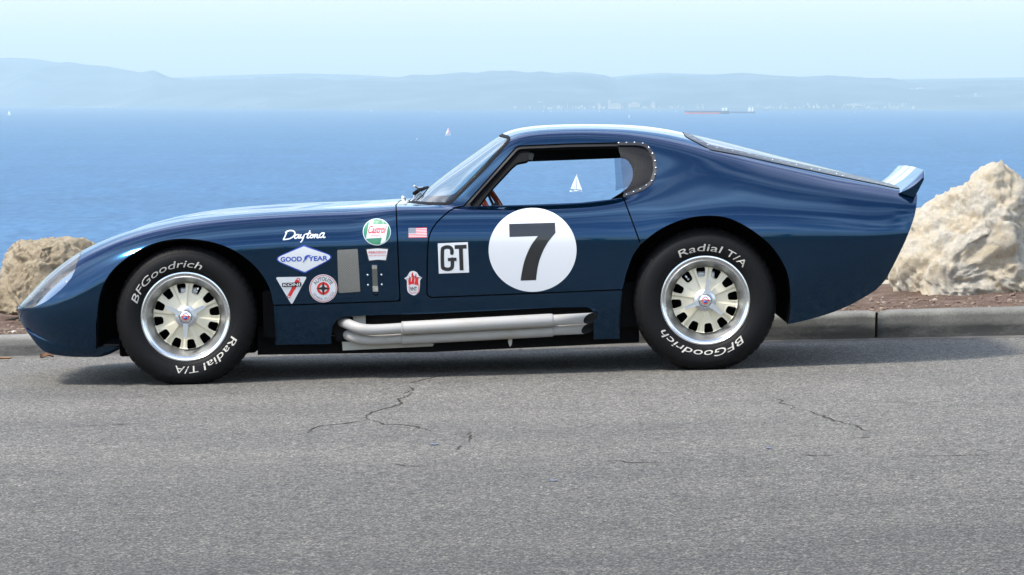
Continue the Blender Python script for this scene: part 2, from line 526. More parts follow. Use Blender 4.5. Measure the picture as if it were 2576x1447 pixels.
m = M['kerb'] = pm('kerb_concrete', (0.34, 0.33, 0.30), rough=0.85, spec=0.25)
n, l, b = nodes_of(m)
_n = add_noise(m, 5, 8, 0.68, stretch=(1, 1, 1.6)); base = ramp(m, _n.outputs['Fac'], [(0.30, (0.135, 0.132, 0.118)), (0.55, (0.205, 0.20, 0.178)), (0.75, (0.27, 0.262, 0.235))])
_n2 = add_noise(m, 120, 4, 0.7); spk = ramp(m, _n2.outputs['Fac'], [(0.30, 0.72), (0.6, 1.08)])
col = mixc(m, 1.0, base.outputs[0], spk.outputs[0], 'MULTIPLY')
at = n.new('ShaderNodeAttribute'); at.attribute_name = 'stain'
_n3 = add_noise(m, 5.5, 8, 0.78, stretch=(0.6, 0.6, 1.6)); sm = n.new('ShaderNodeMath'); sm.operation = 'MULTIPLY'
sr = ramp(m, _n3.outputs['Fac'], [(0.34, 0.45), (0.58, 1.0)])
l.new(at.outputs['Fac'], sm.inputs[0]); l.new(sr.outputs[0], sm.inputs[1])
col = mixc(m, sm.outputs[0], col, (0.045, 0.045, 0.042))
setc(m, col)
setn(m, bump(m, _n2.outputs['Fac'], 0.4, 0.004, bump(m, _n.outputs['Fac'], 0.4, 0.01)))
kerb = empty('kerb', (0, 0, 0)); tag(kerb, kind='structure')
KH = 0.124
def kh(sx): return float(np.interp(sx, [-3, 0, 4.9, 8], [0.104, 0.106, 0.139, 0.142]))
prof = [(-0.004, 0.0)] + [(0.010 * z / 0.095, z) for z in (0.012, 0.024, 0.036, 0.048, 0.060, 0.072, 0.084, 0.095)]
prof += [(0.010 + 0.023 * (1 - math.cos(a)), 0.095 + 0.023 * math.sin(a)) for a in (0.3, 0.6, 0.9, 1.2, 1.5)]
prof += [(0.06, KH + 0.001), (0.09, KH + 0.001), (0.125, KH), (0.150, KH - 0.003), (0.158, KH - 0.012), (0.160, -0.05)]
joint = float((at_depth(2203, 800, 19.95) - kl) @ kd)
seg = 3.05
s0 = joint - seg * 9
for k in range(18):
    a0, a1 = s0 + k * seg + 0.006, s0 + (k + 1) * seg - 0.006
    xs = np.linspace(a0, a1, 62)
    v, f, stn = [], [], []
    for i, sx in enumerate(xs):
        e = 0.008 if i in (0, 61) else 0.0
        for o_, z_ in prof:
            d = 0.0035 * noise.noise(Vector((sx * 3, z_ * 20, k)))
            v.append(kerb_pt(sx, o_ + e + d, z_ * (kh(sx) / KH if z_ > 0 else 1) - (e if z_ > 0.1 else 0) + 0.4 * d))
            edge = 0.066 + 0.022 * noise.noise(Vector((sx * 1.4, k * 3.1, 0))) + 0.008 * noise.noise(Vector((sx * 7, k, 5)))
            stn.append((0.34 + 0.66 * max(0.0, min(1.0, (edge - z_) / 0.012))) if z_ < 0.099 else 0.15)
    q = len(prof)
    for i in range(61):
        for j in range(q - 1):
            f.append((i * q + j, i * q + j + 1, (i + 1) * q + j + 1, (i + 1) * q + j))
    f += [tuple(range(q)), tuple(61 * q + j for j in range(q - 1, -1, -1))]
    o = mk('kerb_segment', v, f, M['kerb'], kerb)
    atr = o.data.attributes.new('stain', 'FLOAT', 'POINT')
    atr.data.foreach_set('value', np.array(stn, dtype=np.float32))

# ---- verge of dry soil, falling away to the sea bluff
m = M['soil'] = pm('dry_soil', (0.2, 0.14, 0.1), rough=0.95, spec=0.15)
n, l, b = nodes_of(m)
_n = add_noise(m, 7, 8, 0.72); base = ramp(m, _n.outputs['Fac'], [(0.28, (0.085, 0.055, 0.040)), (0.5, (0.165, 0.110, 0.080)), (0.72, (0.27, 0.205, 0.16))])
_n2 = add_noise(m, 85, 5, 0.8); spk = ramp(m, _n2.outputs['Fac'], [(0.30, 0.45), (0.52, 0.95), (0.68, 1.6)])
setc(m, mixc(m, 1.0, base.outputs[0], spk.outputs[0], 'MULTIPLY'))
setn(m, bump(m, _n2.outputs['Fac'], 0.9, 0.02))
offs = list(np.linspace(0.150, 0.9, 14)) + list(np.linspace(1.0, 4.2, 30)) + [4.5, 4.9, 5.4, 6.2, 7.5, 10, 16, 30, 60]
sxs = list(np.linspace(-60, -3, 30)) + list(np.linspace(-2.9, 7.9, 240)) + list(np.linspace(8, 64, 30))
def verge_z(sx, o_):
    p = kl + kd * sx + kn * o_
    z = SLOPE * p[0] + kh(sx) - 0.014
    z += min(1, (o_ - 0.15) * 3) * (0.022 * noise.noise(Vector((p[0] * 1.6, p[1] * 1.6, 0))) + 0.012 * noise.noise(Vector((p[0] * 6, p[1] * 6, 4)))) + 0.006 * noise.noise(Vector((p[0] * 21, p[1] * 21, 9)))
    if o_ > 3.9:
        z -= (o_ - 3.9) * 0.55 + max(0, o_ - 6) * 1.0
    return max(z, SEA - 1.0) if o_ < 50 else SEA - 1.0
v, f = [], []
for sx in sxs:
    for o_ in offs:
        p = kl + kd * sx + kn * o_
        v.append((p[0], p[1], verge_z(sx, o_)))
q = len(offs)
for i in range(len(sxs) - 1):
    for j in range(q - 1):
        f.append((i * q + j, i * q + j + 1, (i + 1) * q + j + 1, (i + 1) * q + j))
tag(mk('verge', v, f, M['soil']), kind='structure')

# loose gravel and bark chips on the verge
M['gravel'] = pm('gravel', (0.3, 0.26, 0.2), rough=0.9)
n, l, b = nodes_of(M['gravel'])
_n = add_noise(M['gravel'], 4.5, 4, 0.8); _r = ramp(M['gravel'], _n.outputs['Fac'], [(0.35, (0.08, 0.045, 0.030)), (0.5, (0.17, 0.115, 0.08)), (0.62, (0.30, 0.24, 0.18)), (0.74, (0.52, 0.47, 0.40))]); setc(M['gravel'], _r.outputs[0])
mb = MB()
ico = bmesh.new(); bmesh.ops.create_icosphere(ico, subdivisions=1, radius=1.0); ico.verts.index_update()
iv = [v_.co.copy() for v_ in ico.verts]; if_ = [[x.index for x in f_.verts] for f_ in ico.faces]; ico.free()
for _ in range(3800):
    sx = random.uniform(-0.6, 5.6); o_ = 0.16 + abs(random.gauss(0, 0.9))
    if o_ > 3.8: continue
    p = kl + kd * sx + kn * o_
    r = 0.003 + 0.012 * random.random() ** 4
    sc = Vector((r * random.uniform(.7, 1.5), r * random.uniform(.7, 1.5), r * random.uniform(.4, .9)))
    rot = Matrix.Rotation(random.uniform(0, 6.3), 3, 'Z')
    base_ = Vector((p[0], p[1], verge_z(sx, o_) + sc.z * 0.4))
    mb.add([base_ + rot @ Vector((c.x * sc.x, c.y * sc.y, c.z * sc.z)) * random.uniform(.8, 1.15) for c in iv], if_)
tag(mb.build('gravel', M['gravel']), 'loose gravel and bark chips on the dry soil behind the kerb', 'gravel', kind='stuff')

# ---- boulders
def rock_material(name, stops, stain, stain_pos):
    m = pm(name, (0.5, 0.45, 0.35), rough=0.9, spec=0.2)
    a = add_noise(m, 4.6, 10, 0.72, dist=0.5); base = ramp(m, a.outputs['Fac'], stops)
    b2 = add_noise(m, 19, 9, 0.76, dist=0.9); pit = ramp(m, b2.outputs['Fac'], [(0.30, 0.36), (0.40, 0.92), (0.66, 1.12)])
    col = mixc(m, 1.0, base.outputs[0], pit.outputs[0], 'MULTIPLY')
    c = add_noise(m, 4.6, 7, 0.7, dist=1.2); sr = ramp(m, c.outputs['Fac'], [(stain_pos, 0.0), (stain_pos + 0.09, 0.85)])
    col = mixc(m, sr.outputs[0], col, stain)
    setc(m, col)
    d = add_noise(m, 75, 8, 0.78)
    setn(m, bump(m, d.outputs['Fac'], 0.8, 0.025, bump(m, b2.outputs['Fac'], 0.75, 0.045)))
    return m
M['rock_pale'] = rock_material('pale_limestone', [(0.28, (0.42, 0.36, 0.27)), (0.44, (0.66, 0.61, 0.51)), (0.58, (0.69, 0.58, 0.41)), (0.74, (0.76, 0.73, 0.66))], (0.50, 0.37, 0.22), 0.655)
M['rock_tan'] = rock_material('tan_limestone', [(0.28, (0.26, 0.20, 0.13)), (0.50, (0.47, 0.385, 0.265)), (0.74, (0.57, 0.49, 0.37))], (0.10, 0.066, 0.038), 0.565)
def boulder(name, outline, y_c, thick, mat, amp, seed, sub=6, cuts=16):
    P = [at_depth(px, py, y_c) for px, py in outline]
    poly = np.array([(p[0], p[2]) for p in P])
    c = poly.mean(0)
    rel = poly - c
    ang = np.arctan2(rel[:, 1], rel[:, 0]); rad = np.hypot(rel[:, 0], rel[:, 1])
    o_ = np.argsort(ang); ang, rad = ang[o_], rad[o_]
    A = np.concatenate([ang - 2 * math.pi, ang, ang + 2 * math.pi]); R_ = np.concatenate([rad, rad, rad])
    bm = bmesh.new(); bmesh.ops.create_icosphere(bm, subdivisions=sub, radius=1.0)
    off = Vector((seed * 7.3, seed * 3.1, seed * 1.7))
    for v_ in bm.verts:
        nx, ny, nz = v_.co
        s = math.hypot(nx, nz)
        ph = math.atan2(nz, nx)
        R0 = float(np.interp(ph, A, R_))
        k = s ** 0.62
        y = thick * (abs(ny) ** 0.85) * (1 if ny > 0 else -1)
        y += (1 - abs(ny)) * 0.0
        v_.co = Vector((c[0] + math.cos(ph) * R0 * k, y_c + y + 0.42 * (math.sin(ph) * R0 * k), c[1] + math.sin(ph) * R0 * k))
    rr_ = random.Random(int(seed * 13))
    cen = Vector((c[0], y_c, c[1]))
    pts0 = [v_.co - cen for v_ in bm.verts]
    for _ in range(cuts):
        a_ = rr_.uniform(-1.25, 1.25); e_ = rr_.uniform(-0.12, 0.75)
        nn = Vector((math.sin(a_) * math.cos(e_), -math.cos(a_) * math.cos(e_), math.sin(e_)))
        sup = max(p.dot(nn) for p in pts0); dd = sup * rr_.uniform(0.70, 0.90)
        for q_ in pts0:
            ex = q_.dot(nn) - dd
            if ex > 0: q_ -= nn * ex * 0.93
    for v_, q_ in zip(bm.verts, pts0): v_.co = cen + q_
    bm.normal_update()
    new = []
    for v_ in bm.verts:
        p = v_.co
        n1 = noise.fractal(p * 3.0 + off, 1.0, 2.0, 4)
        cell = noise.voronoi(p * 4.2 + off)[0]
        ch = (cell[1] - cell[0])
        n2 = noise.hetero_terrain(p * 8.0 + off, 0.9, 2.0, 5, 0.6)
        n3 = noise.fractal(p * 34.0 + off, 0.8, 2.1, 3)
        face = 1.0 if v_.normal.y < -0.35 else 0.45
        rid = 1 - abs(noise.noise(p * 6.5 + off)) * 2
        qn = (noise.fractal(Vector((p.x * 3.4, p.y * 3.4, p.z * 4.6)) + off * 2, 0.9, 2.0, 3) + 1) * 3.2; fq = qn - math.floor(qn)
        led = (math.floor(qn) + min(1, max(0, (fq - 0.38) / 0.24))) / 3.2 - 1
        d = amp * (0.80 * led * face + 0.25 * n1 * face - 1.5 * max(0, 0.16 - ch) * face * 2 + 0.22 * n2 * face + 0.30 * n3 + 0.25 * rid * face)
        new.append(p + v_.normal * d)
    for v_, p in zip(bm.verts, new): v_.co = p
    bm.verts.index_update()
    base = Vector((c[0], y_c, min(p.z for p in new)))
    vs = [p - base for p in new]
    fs = [[x.index for x in f_.verts] for f_ in bm.faces]
    bm.free()
    return mk(name, vs, fs, mat, None, True, None, None, base)
bl = boulder('boulder', [(-2, 740), (5, 716), (14, 656), (21, 637), (32, 623), (45, 616), (60, 613), (80, 617), (100, 612), (130, 608), (160, 606), (191, 606), (215, 610), (232, 618), (250, 650), (256, 710), (246, 775), (190, 792), (110, 790), (60, 788), (24, 790), (4, 782), (-8, 765)],
             22.35, 0.36, M['rock_tan'], 0.045, 1.0)
tag(bl, 'blocky tan boulder with a flat brown-stained top beside the car nose', 'boulder')
br = boulder('boulder', [(2238, 690), (2268, 636), (2296, 586), (2301, 548), (2326, 530), (2354, 513), (2382, 492), (2440, 474), (2465, 450), (2489, 427), (2510, 417), (2538, 426), (2556, 446), (2580, 458), (2640, 478), (2710, 530), (2765, 620), (2755, 700), (2680, 764), (2576, 764), (2458, 770), (2388, 772), (2319, 770), (2258, 758), (2240, 716)],
             22.0, 0.56, M['rock_pale'], 0.050, 2.0)
tag(br, 'large pale limestone boulder with a peaked top behind the car tail', 'boulder')
sm_ = boulder('boulder', [(2204, 716), (2212, 708), (2228, 705), (2243, 707), (2252, 714), (2250, 724), (2230, 728), (2208, 725)], 22.9, 0.05, M['rock_pale'], 0.012, 3.0, sub=4)
tag(sm_, 'small pale stone on the soil at the foot of the peaked boulder', 'stone')

# a low dry weed beside the stone
M['weed'] = pm('dry_weed', (0.10, 0.11, 0.045), rough=0.8)
for i, (px, py, yy, lab) in enumerate([(2236, 704, 23.2, 'low green weed behind the small pale stone')]):
    c = at_depth(px, py, yy)
    mb = MB()
    for k in range(26):
        a = random.uniform(0, 6.28); h = random.uniform(0.02, 0.055); sp = random.uniform(0.01, 0.05)
        e = Vector((math.cos(a) * sp, math.sin(a) * sp, h)); sd = Vector((-math.sin(a), math.cos(a), 0)) * 0.004
        mb.add([Vector((0, 0, -0.02)) - sd, Vector((0, 0, -0.02)) + sd, e * 0.6 + sd * 1.6 + Vector((0, 0, h * .15)), e, e * 0.6 - sd * 1.6 + Vector((0, 0, h * .15))], [(0, 1, 2, 3, 4)])
    o = mb.build('weed', M['weed'], loc=tuple(c))
    tag(o, lab, 'weed', 'weeds on the verge')

# fallen leaves in the gutter
M['leaf'] = pm('dead_leaf', (0.26, 0.12, 0.035), rough=0.75)
M['leaf2'] = pm('dead_leaf_brown', (0.11, 0.05, 0.022), rough=0.8)
for px, py, ln, mt, lab in [(14, 908, 0.030, M['leaf'], 'flat orange dead leaf in the gutter'), (118, 905, 0.034, M['leaf2'], 'curled brown dead leaf in the gutter before the car nose')]:
    c = on_road(px, py)
    v, f = [], []
    for i in range(9):
        tt = i / 8; x = (tt - 0.5) * 2 * ln; w = 0.45 * ln * math.sin(math.pi * min(1, tt * 1.05 + 0.02)) ** 0.8 + 0.001
        lift = 0.009 + (0.0 if mt is M['leaf'] else 0.035 * max(0, 0.25 - (tt - 0.62) ** 2 * 2.2))
        v += [(x, -w, lift + 0.006), (x, 0, lift), (x, w, lift + (0.008 if mt is M['leaf'] else 0.020))]
        if i:
            q = 3 * i
            f += [(q - 3, q - 2, q + 1, q), (q - 2, q - 1, q + 2, q + 1)]
    o = mk('dead_leaf', v, f, mt, loc=tuple(c)); o.rotation_euler.z = 0.35
    tag(o, lab, 'leaf', 'dead leaves in the gutter')

# ---- sea
m = M['sea'] = pm('sea_water', (0.012, 0.105, 0.30), rough=0.35, spec=0.10)
n, l, b = nodes_of(m)
_a = add_noise(m, 1.0, 3, 0.6, stretch=(0.16, 0.030, 1.0)); ra = ramp(m, _a.outputs['Fac'], [(0.28, (0.020, 0.080, 0.176)), (0.72, (0.052, 0.144, 0.262))])
_b = add_noise(m, 1.0, 4, 0.6, stretch=(0.0006, 0.0020, 1.0)); rb = ramp(m, _b.outputs['Fac'], [(0.34, 0.94), (0.66, 1.06)])
_c = add_noise(m, 1.0, 4, 0.65, stretch=(0.030, 0.0065, 1.0), dist=0.4); rc = ramp(m, _c.outputs['Fac'], [(0.30, 0.87), (0.70, 1.13)])
setc(m, mixc(m, 1.0, mixc(m, 1.0, ra.outputs[0], rb.outputs[0], 'MULTIPLY'), rc.outputs[0], 'MULTIPLY'))
_w = add_noise(m, 0.22, 6, 0.7, stretch=(0.6, 1.0, 1.0))
bn = bump(m, _w.outputs['Fac'], 1.0, 1.6)
df = n.new('ShaderNodeBsdfDiffuse'); gl = n.new('ShaderNodeBsdfGlossy'); gl.inputs['Roughness'].default_value = 0.42
l.new(b.inputs['Base Color'].links[0].from_socket, df.inputs['Color']); l.new(bn, gl.inputs['Normal'])
mx = n.new('ShaderNodeMixShader'); mx.inputs[0].default_value = 0.10
l.new(df.outputs[0], mx.inputs[1]); l.new(gl.outputs[0], mx.inputs[2])
l.new(mx.outputs[0], n['Material Output'].inputs['Surface'])
sea = mk('sea', [(-24000, 30, SEA), (24000, 30, SEA), (24000, 34500, SEA), (-24000, 34500, SEA)], [(0, 1, 2, 3)], M['sea'], smooth=False)
tag(sea, kind='structure')

# ---- hills across the bay
ridge = [(-900, 150), (-300, 140), (0, 146), (35, 145), (90, 148), (150, 158), (172, 155), (220, 163), (260, 165), (320, 176), (355, 182), (387, 176), (430, 195), (490, 201), (550, 198), (635, 199), (645, 194), (705, 192), (770, 199), (805, 196), (850, 202), (930, 196), (1000, 195), (1040, 187), (1080, 189), (1165, 181), (1200, 183), (1230, 178), (1288, 178), (1328, 182), (1363, 179), (1398, 184), (1438, 180), (1488, 184), (1528, 190), (1552, 201), (1588, 193), (1688, 189), (1738, 191), (1863, 183), (1938, 189), (2013, 193), (2083, 189), (2188, 196), (2238, 196), (2298, 208), (2388, 205), (2463, 202), (2576, 201), (2900, 206), (3500, 212)]
rx, ry = np.array([p[0] for p in ridge]), np.array([p[1] for p in ridge])
coast_px = lambda x: np.interp(x, [-900, 0, 300, 600, 900, 1288, 3500], [266, 268.5, 271, 274.5, 276.5, 277.6, 277.2])
m = M['hill'] = pm('haze_tinted_chaparral', (0.07, 0.075, 0.045), rough=0.95, spec=0.1)
_a = add_noise(m, 0.0016, 8, 0.65); ra = ramp(m, _a.outputs['Fac'], [(0.30, (0.040, 0.075, 0.115)), (0.55, (0.080, 0.125, 0.170)), (0.75, (0.19, 0.21, 0.22))]); setc(m, ra.outputs[0])  # blue of the distance haze is mixed into the chaparral colour
def hills(name, x0, x1, nx, ridge_fn, d_front, d_back, seed, rows=36):
    v, f = [], []
    pxs = np.linspace(x0, x1, nx)
    for px in pxs:
        dc = (70.0) / ((coast_px(px) - HORIZON) / FPX)
        dfr, dbk = dc + d_front, dc + d_back
        hr = dbk * (HORIZON - ridge_fn(px)) / FPX + CAMZ
        for j in range(rows):
            s = j / (rows - 1)
            d = dfr + (dbk - dfr) * s
            z = SEA - 2 + (hr - SEA) * (0.10 * min(1, s * 5) + 0.90 * max(0, s - 0.06) ** 0.9 / 0.94 ** 0.9)
            X = (px - CX) / FPX * d
            bulge = math.sin(math.pi * min(1, s)) ** 1.0
            rn = 1 - abs(noise.noise(Vector((X / 900.0 + seed, d / 2600.0, seed)))) * 2
            z += bulge * (hr - SEA) * (0.20 * rn + 0.10 * noise.noise(Vector((X / 300.0, d / 900.0, seed))))
            z = min(z, CAMZ + d * (HORIZON - ridge_fn(px)) / FPX * 1.0 + 0) if s > 0.55 else z
            if j == 0: z = SEA - 3
            v.append((X, d, z))
        d = dbk + 2500
        v.append(((px - CX) / FPX * d, d, SEA + (hr - SEA) * 0.3))
    q = rows + 1
    for i in range(nx - 1):
        for j in range(q - 1):
            f.append((i * q + j, (i + 1) * q + j, (i + 1) * q + j + 1, i * q + j + 1))
    return tag(mk(name, v, f, M['hill']), kind='structure')
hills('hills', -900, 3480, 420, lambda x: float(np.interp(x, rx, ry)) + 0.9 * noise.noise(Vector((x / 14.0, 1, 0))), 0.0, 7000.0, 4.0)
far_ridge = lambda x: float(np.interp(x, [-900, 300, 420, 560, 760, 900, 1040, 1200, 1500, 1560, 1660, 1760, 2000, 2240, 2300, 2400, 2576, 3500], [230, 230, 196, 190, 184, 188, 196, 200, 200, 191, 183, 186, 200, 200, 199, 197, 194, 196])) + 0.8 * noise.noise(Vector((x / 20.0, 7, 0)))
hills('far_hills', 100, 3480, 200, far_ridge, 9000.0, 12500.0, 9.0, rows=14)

# ---- town on the far shore
M['bldg'] = pm('pale_render', (0.44, 0.44, 0.44), rough=0.8)
M['bwin'] = pm('dark_windows', (0.08, 0.09, 0.10), rough=0.3)
coast_d = lambda px: 70.0 / ((coast_px(px) - HORIZON) / FPX)
def shore_building(px0, px1, py0, py1, inland, label):
    d = coast_d((px0 + px1) / 2) + inland
    a = at_depth(px0, py1, d); c = at_depth(px1, py0, d)
    x0, x1, z0, z1 = a[0], c[0], a[2] - 14, c[2]
    w, h = x1 - x0, z1 - a[2]
    root = empty('shore_building', ((x0 + x1) / 2, d, a[2]))
    tag(root, label, 'building', 'buildings on the far shore')
    mb = MB().box((-w / 2, 0, -14), (w / 2, max(14, w * 0.6), h)).box((-w * 0.22, 2, h), (w * 0.20, 10, h + 0.10 * h + 1.5))
    mb.build('wall', M['bldg'], root)
    nrow = max(1, int(h / 6))
    for r_ in range(min(nrow, 5)):
        zz = h * (r_ + 0.35) / min(nrow, 5)
        MB().box((-w * 0.45, -0.3, zz), (w * 0.45, -0.05, zz + 1.4)).build('window_band', M['bwin'], root)
    return root
Q = [(1530, 1537, 253, 268, 300, 'slim white tower block at the foot of the saddle in the hills'),
     (1538, 1562, 261, 268, 350, 'long low pale block right beside the slim tower'),
     (1504, 1511, 261, 268, 400, 'short white block left of the slim tower'),
     (1350, 1368, 257, 266, 900, 'wide faint block low on the shore behind the main sail'),
     (1582, 1610, 259, 268, 500, 'broad pale block with a stepped roof along the shore'),
     (1638, 1648, 258, 268, 450, 'squat pale block alone between two low shore blocks'),
     (1754, 1757, 263, 273, 250, 'thin white twin tower standing behind the red tanker'),
     (1767, 1770, 263, 273, 250, 'thin white twin tower standing behind the red tanker'),
     (2293, 2304, 244, 257, 1700, 'large bright white square block on the slope above the shore'),
     (2406, 2413, 242, 251, 2100, 'small white cube house block on the slope'),
     (2451, 2458, 236, 248, 2300, 'tall pale tower high on the town slope'),
     (2462, 2473, 242, 250, 2200, 'pale double block just right of the tall slope tower'),
     (2290, 2298, 222, 225.5, 3600, 'bright strip building high on the hill over the white block'),
     (2305, 2326, 221, 225, 3600, 'long bright strip building high on the hill'),
     (2130, 2168, 262, 268, 600, 'very long low pale hall near the shore'),
     (2514, 2524, 252, 259, 1300, 'white block low in the dense town'),
     (2205, 2222, 215, 220, 3900, 'pale house row near the hill crest')]
for q_ in Q: shore_building(*q_)
mb = MB()
def speck(px, py, inland, s):
    d = coast_d(px) + inland
    c = at_depth(px, py, d)
    w = s * random.uniform(.3, 1.1); h = s * random.uniform(.25, .6)
    mb.box((c[0] - w, c[1], c[2] - 10), (c[0] + w, c[1] + 12, c[2] + h))
for _ in range(240):
    px = random.triangular(2080, 2700, 2480); py = random.gauss(257, 5)
    speck(px, min(py, 272), 900 + 60 * (272 - py), random.uniform(3, 8))
for _ in range(70):
    px = random.uniform(1880, 2300); speck(px, 272 - abs(random.gauss(0, 5)), 300, random.uniform(2.5, 6))
for _ in range(130):
    px = random.gauss(625, 55); py = random.gauss(262, 4.5); speck(px, min(py, 271), 400 + 60 * max(0, 271 - py), random.uniform(3, 7))
for _ in range(70):
    px = random.uniform(1020, 1170); speck(px, 216 - (px - 1020) * 0.085 + random.gauss(0, 1.6), 4200, random.uniform(3, 7))
for _ in range(70):
    px = random.uniform(150, 320); speck(px, 269.5 + (px - 150) * .008 - random.random(), 80, random.uniform(3, 8))
for _ in range(45):
    px = random.uniform(1290, 1720); speck(px, 271 - abs(random.gauss(0, 3)), 350, random.uniform(2.5, 6))
tag(mb.build('distant_town', M['bldg']), 'scattered pale houses of the hazy towns across the bay', 'town', kind='stuff')

# ---- land behind the photographer (it shows as the dark band mirrored in the car's side)
M['scrub'] = pm('dry_scrub', (0.055, 0.060, 0.030), rough=0.95, spec=0.1)
_a = add_noise(M['scrub'], 0.35, 7, 0.7); ra = ramp(M['scrub'], _a.outputs['Fac'], [(0.35, (0.028, 0.036, 0.016)), (0.7, (0.12, 0.105, 0.06))]); setc(M['scrub'], ra.outputs[0])
v, f = [], []
gx, gy = np.linspace(-420, 420, 90), np.concatenate([np.linspace(-25.5, -60, 12), np.linspace(-66, -420, 34)])
for X in gx:
    for Y in gy:
        d = -Y - 25.5
        z = SLOPE * float(np.clip(X, -70, 70)) - 0.05 + (0.028 * d + 0.00004 * d * d) * (0.8 + 0.5 * noise.noise(Vector((X / 90, Y / 120, 2)))) + min(1, d / 10) * 1.2 * (0.5 + 0.5 * noise.noise(Vector((X / 14, Y / 14, 5))))
        v.append((X, Y, z))
q = len(gy)
for i in range(len(gx) - 1):
    for j in range(q - 1):
        f.append((i * q + j, i * q + j + 1, (i + 1) * q + j + 1, (i + 1) * q + j))
tag(mk('hillside', v, f, M['scrub']), kind='structure')

M['palmleaf'] = pm('palm_leaf', (0.045, 0.070, 0.025), rough=0.7)
M['bark'] = pm('bark', (0.12, 0.09, 0.065), rough=0.9)
M['treeleaf'] = pm('tree_leaf', (0.040, 0.062, 0.026), rough=0.7)
_a = add_noise(M['treeleaf'], 1.2, 4, 0.7); ra = ramp(M['treeleaf'], _a.outputs['Fac'], [(0.35, (0.026, 0.042, 0.016)), (0.7, (0.070, 0.095, 0.038))]); setc(M['treeleaf'], ra.outputs[0])
def land_z(X, Y):
    d = -Y - 25.5
    return SLOPE * float(np.clip(X, -70, 70)) - 0.05 + (0.028 * d + 0.00004 * d * d) * (0.8 + 0.5 * noise.noise(Vector((X / 90, Y / 120, 2)))) + min(1, d / 10) * 1.2 * (0.5 + 0.5 * noise.noise(Vector((X / 14, Y / 14, 5))))
def palm(X, Y, h, label):
    z = land_z(X, Y) - 0.2
    root = empty('palm_tree', (X, Y, z)); tag(root, label, 'palm tree', 'trees mirrored in the car side')
    MB().tube([(0, 0, 0), (0.1, 0, h * .4), (0.25, 0, h * .75), (0.3, 0, h)], [0.24, 0.17, 0.14, 0.16], 12).build('trunk', M['bark'], root, True)
    mb = MB()
    for k in range(34):
        a = k * 2.399; el = random.uniform(-0.5, 1.2); ln = random.uniform(1.3, 1.9)
        prev = None
        for i in range(8):
            t = i / 7
            r = ln * t * math.cos(el * (1 - 0.4 * t)); zz = h + ln * (t * math.sin(el) - 0.75 * t * t)
            c = Vector((0.3 + r * math.cos(a), r * math.sin(a), zz)); wv = Vector((-math.sin(a), math.cos(a), 0)) * (0.22 * math.sin(math.pi * min(1, t * 0.9 + 0.1)) + 0.02)
            if prev: mb.add([prev[0] - prev[1], prev[0] + prev[1], c + wv, c - wv], [(0, 1, 2, 3)])
            prev = (c, wv)
    mb.build('crown', M['palmleaf'], root)
def broad_tree(X, Y, h, sp, label):
    z = land_z(X, Y) - 0.2
    root = empty('broadleaf_tree', (X, Y, z)); tag(root, label, 'tree', 'trees mirrored in the car side')
    mb = MB().tube([(0, 0, 0), (0.05, 0.05, h * .3), (0, 0, h * .55)], [0.22, 0.16, 0.09], 10)
    for k in range(6):
        a = k * 1.05; mb.tube([(0, 0, h * .3), (math.cos(a) * sp * .35, math.sin(a) * sp * .35, h * .6), (math.cos(a) * sp * .7, math.sin(a) * sp * .7, h * .78)], [0.1, 0.06, 0.03], 6)
    mb.build('trunk', M['bark'], root, True)
    mb = MB()
    cl = [(random.gauss(0, sp * .45), random.gauss(0, sp * .45), h * random.uniform(.45, .95), random.uniform(.25, .5) * sp) for _ in range(14)]
    for _ in range(2600):
        cx_, cy_, cz_, cr2 = random.choice(cl)
        d = Vector((random.gauss(0, 1), random.gauss(0, 1), random.gauss(0, 1))).normalized() * cr2 * random.random() ** 0.4
        p = Vector((cx_, cy_, cz_)) + d
        u1 = Vector((random.gauss(0, 1), random.gauss(0, 1), random.gauss(0, 1))).normalized() * random.uniform(.08, .16); u2 = u1.orthogonal().normalized() * random.uniform(.05, .1)
        mb.add([p - u1, p + u2, p + u1, p - u2], [(0, 1, 2, 3)])
    mb.build('crown', M['treeleaf'], root)
palm(2.6, -62, 5.2, 'slim palm mirrored in the rear edge of the door')
palm(7.5, -70, 6.5, 'taller palm mirrored just ahead of the rear wheel arch')
broad_tree(-9, -55, 4.2, 2.6, 'round leafy tree mirrored under the script lettering')
broad_tree(14, -60, 5.0, 3.0, 'dark leafy tree mirrored behind the rear wheel arch')
broad_tree(-26, -64, 5.0, 3.4, 'spreading leafy tree mirrored in the front wing')

# ------------------------------------------------------------------ the car
YC = 18.83                                    # depth of the car's centre plane
ALPHA = math.atan(SLOPE)
root_x = float(on_road(1120, 950)[0])
car = empty('racing_coupe', (root_x, YC, SLOPE * root_x))
car.rotation_euler = (0, -ALPHA, 0)
tag(car, 'dark blue fastback racing coupe with a white number seven roundel parked along the kerb', 'car')
RC = np.array(Matrix.Rotation(-ALPHA, 3, 'Y'))
ORG = np.array([root_x, YC, SLOPE * root_x])
def to_local(p): return (np.asarray(p) - ORG) @ RC
def to_world(p): return np.asarray(p) @ RC.T + ORG
def L(px, py, w):
    """car-frame point seen at that pixel on the upright plane w metres from the centre plane (near side positive)"""
    px, py, w = np.broadcast_arrays(np.asarray(px, float), np.asarray(py, float), np.asarray(w, float))
    return to_local(at_depth(px, py, YC - w))
CAM_L = to_local(np.array([0, 0, CAMZ]))

